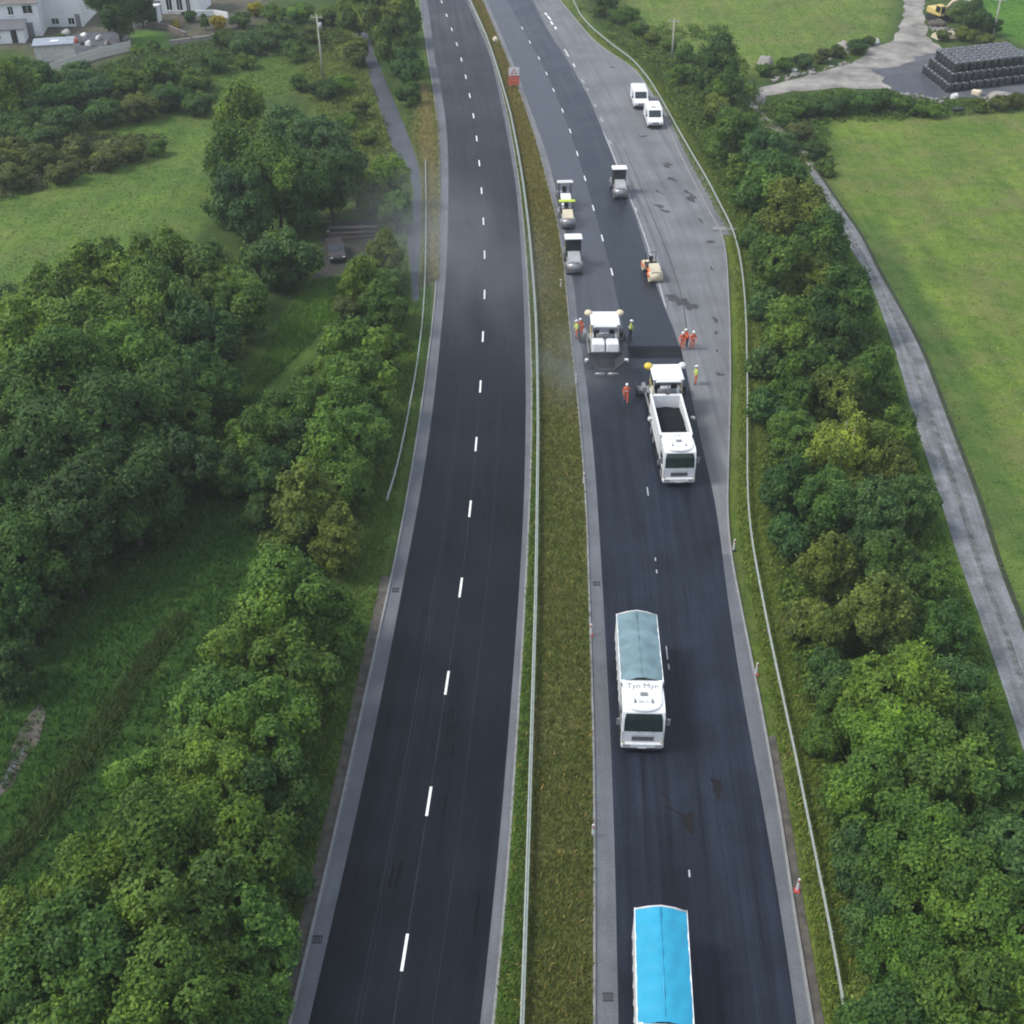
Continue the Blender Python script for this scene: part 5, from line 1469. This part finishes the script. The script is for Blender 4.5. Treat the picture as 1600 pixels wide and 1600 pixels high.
# ------------------------------------------------------------------ stones, sacks, trough, heaps
def rock(name, label, cat, px, py, r, mat, group=None, seed=0, flat=.7):
    g = np.random.default_rng(seed + int(px)); p = G(px, py)
    m = MB(); m.ball((0, 0, 0), (r, r * .85, r * flat), 14, 9)
    v = np.array(m.v); d = v / np.linalg.norm(v, axis=1)[:, None]
    k = 1 + .14 * np.sin(d[:, 0] * 4 + px) + .12 * np.sin(d[:, 1] * 5 + py) + .08 * np.sin(d[:, 2] * 6 + px * 2) + g.normal(0, .02, len(v))
    m.v = [tuple(a) for a in v * k[:, None]]
    o = m.build(name, M[mat]); o.location = (p.x, p.y, r * flat * .55); o.rotation_euler = (0, 0, px)
    return tag(o, label, cat, group)
rock('boulder', 'large grey boulder beside the bend of the farm track', 'boulder', 1195, 105, 1.3, 'stone', flat=.75)
rock('feed_sack', 'white sack on the bank above the track, left of two', 'sack', 1241, 112, .45, 'sack')
rock('feed_sack', 'white sack on the bank above the track, right of two', 'sack', 1261, 105, .55, 'sack')
rock('feed_sack', 'small white sack highest on the bank above the track', 'sack', 1250, 99, .32, 'sack')
rock('feed_sack', 'white sack lying in front of the bale stack near corner', 'sack', 1491, 154, .65, 'sack')
rock('feed_sack', 'pale yellow sack lying in front of the bale stack', 'sack', 1526, 148, .7, 'cream')
rock('feed_sack', 'white bundle beside the timber stack in the left meadow', 'sack', 517, 366, .5, 'sack')
rock('rubble_heap', 'brown rubble heap below the excavator', 'heap', 1464, 42, 1.5, 'soil', flat=.5)
rock('rubble_heap', 'pale stone heap right of the bale stack front', 'heap', 1560, 158, 2.2, 'stone', flat=.35)
rock('rubble_heap', 'grey rubble heap along the bank beside the farm drive, left one', 'heap', 1318, 76, 1.3, 'stone', flat=.5)
rock('rubble_heap', 'grey rubble heap along the bank beside the farm drive, right one', 'heap', 1365, 68, 1.0, 'stone_pale', flat=.5)
# loose rubble along the bank and yard edges (uncountable)
rg = np.random.default_rng(11)
rv, rf_ = [], []
cube = np.array([(x, y, z) for z in (-.5, .5) for y in (-.5, .5) for x in (-.5, .5)])
cf_ = [(0, 1, 3, 2), (4, 6, 7, 5), (0, 4, 5, 1), (2, 3, 7, 6), (0, 2, 6, 4), (1, 5, 7, 3)]
for path, cnt in (([(1290,90),(1320,82),(1350,74),(1366,68)], 110), ([(1455,44),(1480,48)], 60), ([(1530,158),(1600,156)], 90), ([(1200,128),(1260,115),(1330,98)], 50), ([(1385,146),(1470,158)], 40)):
    for _ in range(cnt):
        k = rg.integers(len(path) - 1); t = rg.random(); a, b = path[k], path[k + 1]
        p = G(a[0] + (b[0] - a[0]) * t + rg.normal(0, 4), a[1] + (b[1] - a[1]) * t + rg.normal(0, 2))
        sz = rg.uniform(.15, .55); q = (cube * (1 + rg.normal(0, .18, (8, 3)))) * sz * np.array([1, rg.uniform(.6, 1.2), rg.uniform(.5, .9)])
        an = rg.uniform(0, 6.28); q = np.column_stack([q[:, 0] * math.cos(an) - q[:, 1] * math.sin(an), q[:, 0] * math.sin(an) + q[:, 1] * math.cos(an), q[:, 2]])
        base = len(rv); rv += [tuple(v) for v in q + np.array([p.x, p.y, sz * .25])]
        rf_ += [tuple(i + base for i in f) for f in cf_]
me = bpy.data.meshes.new('rubble'); me.from_pydata(rv, [], rf_); me.update()
tag(mesh_obj('rubble', me, M['stone']), 'loose grey rubble along the bank and yard edges', 'rubble', kind='stuff')
# upturned boat-shaped pale trailer cover
p = G(1474, 60); m = MB(); m.prism([(-1.0, 0), (-.8, .5), (-.3, .85), (.3, .85), (.8, .5), (1.0, 0)], -1.7, 1.7)
o = m.build('tank', M['cream']); o.location = (p.x, p.y, .1); o.rotation_euler = (0, 0, .3); tag(o, 'pale yellow round-topped tank beside the dark yard edge', 'tank')
p = G(1496, 178)
t = thing('feed_trough', 'dark feed trough on splayed legs in the field below the bale stack', 'trough', (p.x, p.y, 0), .2)
tr_ = MB(); tr_.prism([(-.35, .75), (.35, .75), (.22, .4), (-.22, .4)], -.8, .8); tr_.build('basin', M['black'], t)
for sx in (-1, 1):
    for sy in (-1, 1):
        MB().tube([(sx * .6, sy * .2, .5), (sx * .75, sy * .35, 0)], .03, 6).build('leg', M['timber'], t)
# left meadow: parked car, timber stack
p = G(525, 400)
t = thing('parked_car', 'small dark car parked on bare earth beside the round bush', 'car', (p.x, p.y, .006), math.pi + .25)
prof = [(-2.0, .35), (-2.02, .85), (-1.75, 1.0), (-1.45, 1.42), (.3, 1.45), (1.0, .98), (1.85, .85), (2.0, .65), (2.0, .35)]
b = MB(); b.prism(prof, -.82, .82); bd = b.build('body', M['car_dark'], t)
wv_ = [(-.68, .98, 1.0), (.68, .98, 1.0), (.62, .38, 1.41), (-.62, .38, 1.41)]
w = MB(); w.add([(x, y + .02, z + .02) for x, y, z in wv_] + wv_, [(0, 1, 2, 3), (7, 6, 5, 4), (0, 4, 5, 1), (1, 5, 6, 2), (2, 6, 7, 3), (3, 7, 4, 0)]); w.build('windscreen', M['glass'], bd)
for sx in (-1, 1):
    q = MB(); q.prism([(-1.3, 1.0), (-1.15, 1.35), (.2, 1.38), (.75, 1.0)], sx * .825 - .01, sx * .825 + .01); q.build('side_window', M['glass'], bd)
    MB().box((sx * .62, 1.96, .68), (.3, .1, .14), bev=.03).build('headlight', M['offwhite'], t)
    for y in (1.25, -1.25): wheel(t, sx * .74, y, .34, .22)
logm = MB(); logm.tube([(-2.6, 0, .2), (2.6, 0, .2)], [.21, .18], 9); lme = logm.mesh('log'); lme.materials.append(M['log_grey'])
p = G(553, 366)
k = 0
for row, cnt in enumerate((6, 5, 4)):
    for i in range(cnt):
        o = link(bpy.data.objects.new('log', lme)); o.location = (p.x + random.uniform(-.25, .25), p.y + (i - cnt / 2) * .42, row * .36); o.rotation_euler = (random.uniform(0, 6), random.uniform(-.01, .01), .08 + random.uniform(-.03, .03))
        tag(o, f'grey log, {["bottom", "middle", "top"][row]} layer of the timber stack, {"nearest the camera" if i == 0 else ORD[i] + " from the near side"}', 'log', 'stacked logs')
p = G(502, 352); t = thing('timber_frame', 'grey wooden frame of posts beside the timber stack', 'frame', (p.x, p.y, 0))
for x in (-1, 0, 1): MB().box((x, 0, .7), (.12, .12, 1.4)).build('post', M['log_grey'], t)
for z in (.5, 1.1): MB().box((0, -.08, z), (2.3, .05, .14)).build('board', M['timber'], t)

# ------------------------------------------------------------------ houses
def window(parent, x, y, z, w, h, face=-1):
    """window on a wall facing local -Y at y; frame is the part, pane and sill its pieces"""
    f = MB()
    for (cx, cz, sx, sz) in ((0, h / 2, w, .08), (0, -h / 2, w, .08), (-w / 2 + .04, 0, .08, h - .16), (w / 2 - .04, 0, .08, h - .16), (0, 0, .06, h - .16)):
        f.box((x + cx, y - .03, z + cz), (sx, .1, sz))
    o = f.build('window', M['white_clean'], parent)
    MB().box((x, y - .012, z), (w - .16, .03, h - .16)).build('pane', M['glass'], o)
    MB().box((x, y - .1, z - h / 2 - .07), (w + .15, .16, .06)).build('sill', M['white_clean'], o)

def house(label, px, py, rz, L, D, eave, ridge, roof, wins, gable_front=False, doors=(), chim=True):
    p = G(px, py); t = thing('house', label, 'house', (p.x, p.y, 0), rz)
    w = MB()
    if gable_front:
        w.prism([(-L / 2, 0), (L / 2, 0), (L / 2, eave), (0, ridge), (-L / 2, eave)], 0, D, axis='y')
    else:
        w.prism([(0, 0), (D, 0), (D, eave), (D / 2, ridge), (0, eave)], -L / 2, L / 2)
    w.build('wall', M['wall_white'], t)
    r = MB(); o = .35; th = .18
    if gable_front:
        k = (ridge - eave) / (L / 2)
        prof = [(-L / 2 - o, eave - k * o), (0, ridge), (L / 2 + o, eave - k * o), (L / 2 + o, eave - k * o + th), (0, ridge + th), (-L / 2 - o, eave - k * o + th)]
        r.prism([(a, z + .01) for a, z in prof], -o, D + o, axis='y')
    else:
        k = (ridge - eave) / (D / 2)
        prof = [(-o, eave - k * o), (D / 2, ridge), (D + o, eave - k * o), (D + o, eave - k * o + th), (D / 2, ridge + th), (-o, eave - k * o + th)]
        r.prism([(a, z + .01) for a, z in prof], -L / 2 - o, L / 2 + o)
    rf = r.build('roof', M[roof], t)
    if chim:
        c = MB(); c.box((L * .3, D / 2, ridge + .5), (.7, .7, 1.6)); c.box((L * .3, D / 2, ridge + 1.32), (.85, .85, .12)); c.build('chimney', M['stone'], rf)
    for (x, z, ww, hh) in wins: window(t, x, 0, z, ww, hh)
    for (x, ww, hh) in doors:
        d = MB().box((x, -.02, hh / 2), (ww, .08, hh)).build('door', M['grey'], t)
        MB().box((x + ww * .35, -.08, hh / 2), (.06, .05, .16)).build('handle', M['steel'], d)
    gu = MB().box((0, -.42, eave - .12) if not gable_front else (0, -.03, eave - .2), (L + .4, .12, .1) if not gable_front else (L * .9, .05, .08)); gu.build('gutter', M['grey_light'], t)
    return t
house('white rendered house with brown roof in the top left corner', 22, 58, R(10), 9, 7, 5.2, 7.6, 'roof_brown', [(-2.6, 4.0, 1.2, 1.2), (.4, 4.0, .9, 1.3), (3.0, 4.1, 1.6, 1.3), (-2.6, 1.4, 1.6, 1.3), (.5, 1.4, 1.2, 1.3)], doors=[(2.8, 1.0, 2.1)])
house('white gabled house with blank wall left of the spreading tree', 100, 42, R(3), 6.4, 9, 5.5, 8.2, 'roof_slate', [(-1.2, .9, 1.3, 1.0), (1.4, .9, 1.1, 1.1)], True, [(2.5, .8, 2.0)], False)
house('white house with dark windows right of the spreading tree', 272, 22, R(-4), 9, 7, 5.0, 7.5, 'roof_slate', [(-.6, 1.7, 1.1, 2.2), (1.2, 1.7, 1.1, 2.2), (2.7, 1.7, .8, 2.2), (-2, 4, 1.2, 1.2), (1, 4, 1.2, 1.2)], doors=[(-2.6, 1.0, 2.1)])
# lean-to porch against the first house
p = G(18, 60); t = thing('lean_to', 'grey slate lean-to roof on white walls below the corner house', 'shed', (p.x, p.y - 1.5, 0), R(10))
m = MB(); m.prism([(-1.6, 0), (1.6, 0), (1.6, 2.7), (-1.6, 2.1)], -2.9, 2.9); m.build('wall', M['wall_white'], t)
m = MB(); m.prism([(-1.95, 2.05), (1.65, 2.73), (1.65, 2.85), (-1.95, 2.17)], -3.2, 3.2); m.build('roof', M['roof_slate'], t)
window(t, -1.2, -1.6, 1.2, 1.2, 1.0); MB().box((1.4, -1.62, 1.0), (.9, .06, 1.9)).build('door', M['black'], t)
# white porch columns
p = G(240, 33); t = thing('porch', 'white porch with glass sides in front of the right house', 'porch', (p.x, p.y, 0), R(-4))
for sx in (-1, 1): MB().box((sx * 1.1, 0, 1.2), (.25, 1.6, 2.4)).build('side_wall', M['wall_white'], t)
MB().box((0, 0, 2.5), (2.8, 2.0, .2), bev=.04).build('roof', M['white_clean'], t); MB().box((0, -.2, 1.2), (1.9, .05, 2.2)).build('pane', M['glass_green'], t)
# flat-roofed garden building with skylight
p = G(88, 96); t = thing('garden_building', 'grey flat-roofed garden building with white rooflight below the houses', 'shed', (p.x, p.y, 0), R(14))
m = MB(); m.box((0, 1.9, 1.15), (5.6, 3.8, 2.3)); m.build('wall', M['stone_pale'], t)
m = MB(); m.box((0, 1.9, 2.41), (6.0, 4.2, .2)); rf = m.build('roof', M['roof_felt'], t)
MB().box((.2, 1.6, 2.57), (1.2, .9, .12), bev=.03).build('rooflight', M['white_clean'], rf)
MB().box((0, .02, 2.33), (6.1, .5, .1)).build('eaves_board', M['timber'], t)
# garden walls and fence
def wall_run(name, label, cat, pts, h, th, mat):
    w = [G(a, b) for a, b in pts]; o0 = w[0]
    t = thing(name, label, cat, tuple(o0))
    for a, b in zip(w[:-1], w[1:]):
        c = (a + b) / 2 - o0; d = b - a
        MB().box((0, 0, h / 2), (d.length + th, th, h)).build('wall_section', M[mat], t).location = (c.x, c.y, 0)
        t.children[-1].rotation_euler = (0, 0, math.atan2(d.y, d.x))
def fence(label, pts, h, mat):
    w = [G(a, b) for a, b in pts]; o0 = w[0]; t = thing('garden_fence', label, 'fence', tuple(o0))
    bm_ = MB().box((0, 0, h / 2), (.26, .05, h), top=(.96, 1)).mesh('board'); bm_.materials.append(M[mat])
    pm_ = MB().box((0, 0, h / 2 + .05), (.12, .12, h + .1)).mesh('post'); pm_.materials.append(M[mat])
    for a, b in zip(w[:-1], w[1:]):
        d = b - a; n = int(d.length / .3); an = math.atan2(d.y, d.x)
        for i in range(n):
            q = a.lerp(b, (i + .5) / n) - o0
            o = link(bpy.data.objects.new('board', bm_)); o.parent = t; o.location = (q.x, q.y, random.uniform(-.03, .03)); o.rotation_euler = (0, 0, an)
        for i in range(max(2, n // 7)):
            q = a.lerp(b, i / max(1, n // 7 - 1)) - o0
            o = link(bpy.data.objects.new('post', pm_)); o.parent = t; o.location = (q.x, q.y + .09, 0); o.rotation_euler = (0, 0, an)
fence('weathered pale board fence along the lower edge of the gardens', [(82,116),(120,102),(160,90),(205,80)], 1.5, 'stone_pale')
wall_run('garden_wall', 'low brownish stone wall curving below the lawn and golden shrub', 'wall', [(268,70),(300,66),(330,62),(360,54)], .7, .4, 'stone')
wall_run('garden_wall', 'cream painted low wall in front of the right house terrace', 'wall', [(300,26),(335,24),(356,28)], .9, .25, 'wall_white')
wall_run('terrace_wall', 'dark stepped terrace wall below the right house', 'wall', [(232,42),(262,46),(290,58)], .8, .4, 'roof_brown')
for i, (a, b, s, mt, lb) in enumerate([(118,66,.5,'orange','terracotta planter on the patio beside the flat roof'),(128,70,.4,'soil','brown planter on the patio behind the board fence'),(140,72,.6,'sack','white garden table bundle on the patio'),(104,55,.7,'stone_pale','pale garden furniture cover near the gabled house'),(155,62,.5,'sack','white pot on the patio below the spreading tree'),(210,42,.8,'sack','white covered seat left of the lawn'),(168,70,.5,'stone','grey pot beside the board fence'),(132,58,.5,'white_clean','white planter by the gabled house door')]):
    rock('planter', lb, 'planter', a, b, s, mt, flat=.9)
poly_sheet('patio', [(60,70),(130,50),(200,50),(205,76),(130,98),(90,100)], -.004, M['gravel_dark'])

# ------------------------------------------------------------------ air: thin haze and the steam of hot asphalt
def volume(name, dens, col, aniso=.3, soft=False):
    m = bpy.data.materials.new(name); m.use_nodes = True
    n, l = m.node_tree.nodes, m.node_tree.links
    n.remove(n['Principled BSDF'])
    v = n.new('ShaderNodeVolumePrincipled')
    v.inputs['Color'].default_value = (*col, 1); v.inputs['Density'].default_value = dens; v.inputs['Anisotropy'].default_value = aniso
    if soft:                                   # thins out to nothing at the edge, uneven inside
        tc = n.new('ShaderNodeTexCoord')
        ln = n.new('ShaderNodeVectorMath'); ln.operation = 'LENGTH'; l.new(tc.outputs['Object'], ln.inputs[0])
        mr = n.new('ShaderNodeMapRange'); mr.interpolation_type = 'SMOOTHERSTEP'
        mr.inputs['From Min'].default_value = 1.0; mr.inputs['From Max'].default_value = .0
        mr.inputs['To Min'].default_value = 0.0; mr.inputs['To Max'].default_value = dens
        l.new(ln.outputs['Value'], mr.inputs['Value'])
        nz = n.new('ShaderNodeTexNoise'); nz.inputs['Scale'].default_value = 2.2; nz.inputs['Detail'].default_value = 2; l.new(tc.outputs['Object'], nz.inputs['Vector'])
        m2 = n.new('ShaderNodeMapRange'); m2.inputs['From Min'].default_value = .35; m2.inputs['From Max'].default_value = .65; l.new(nz.outputs['Fac'], m2.inputs['Value'])
        mu = n.new('ShaderNodeMath'); mu.operation = 'MULTIPLY'; l.new(mr.outputs['Result'], mu.inputs[0]); l.new(m2.outputs['Result'], mu.inputs[1])
        l.new(mu.outputs[0], v.inputs['Density'])
    l.new(v.outputs['Volume'], n['Material Output'].inputs['Volume'])
    return m
if HAZE:
    hz = MB().box((0, 1500, 26), (10400, 9400, 56)).build('haze', volume('haze_air', HAZE, (.90, .95, 1.0), .0))
    tag(hz, 'thin pale haze over the whole valley', 'haze', kind='stuff')
    for i, (a, b, z, rx, ry, rz_, dn) in enumerate([(900, 575, 1.5, 6, 10, 2.6, .11), (740, 400, 3.0, 11, 30, 4, .045), (645, 335, 4.0, 10, 24, 4.5, .03)]):
        p = G(a, b, z); m = MB(); m.ball((0, 0, 0), (1, 1, 1), 24, 16)
        o = m.build('asphalt_steam', volume('steam', dn, (.9, .94, 1.0), .2, True)); o.location = p; o.scale = (rx, ry, rz_); o.rotation_euler = (0, 0, .15)
        tag(o, ['faint bluish steam rising round the left paver', 'faint steam drifting over the left carriageway', 'faint steam drifting over the narrow lane'][i], 'steam', kind='stuff')
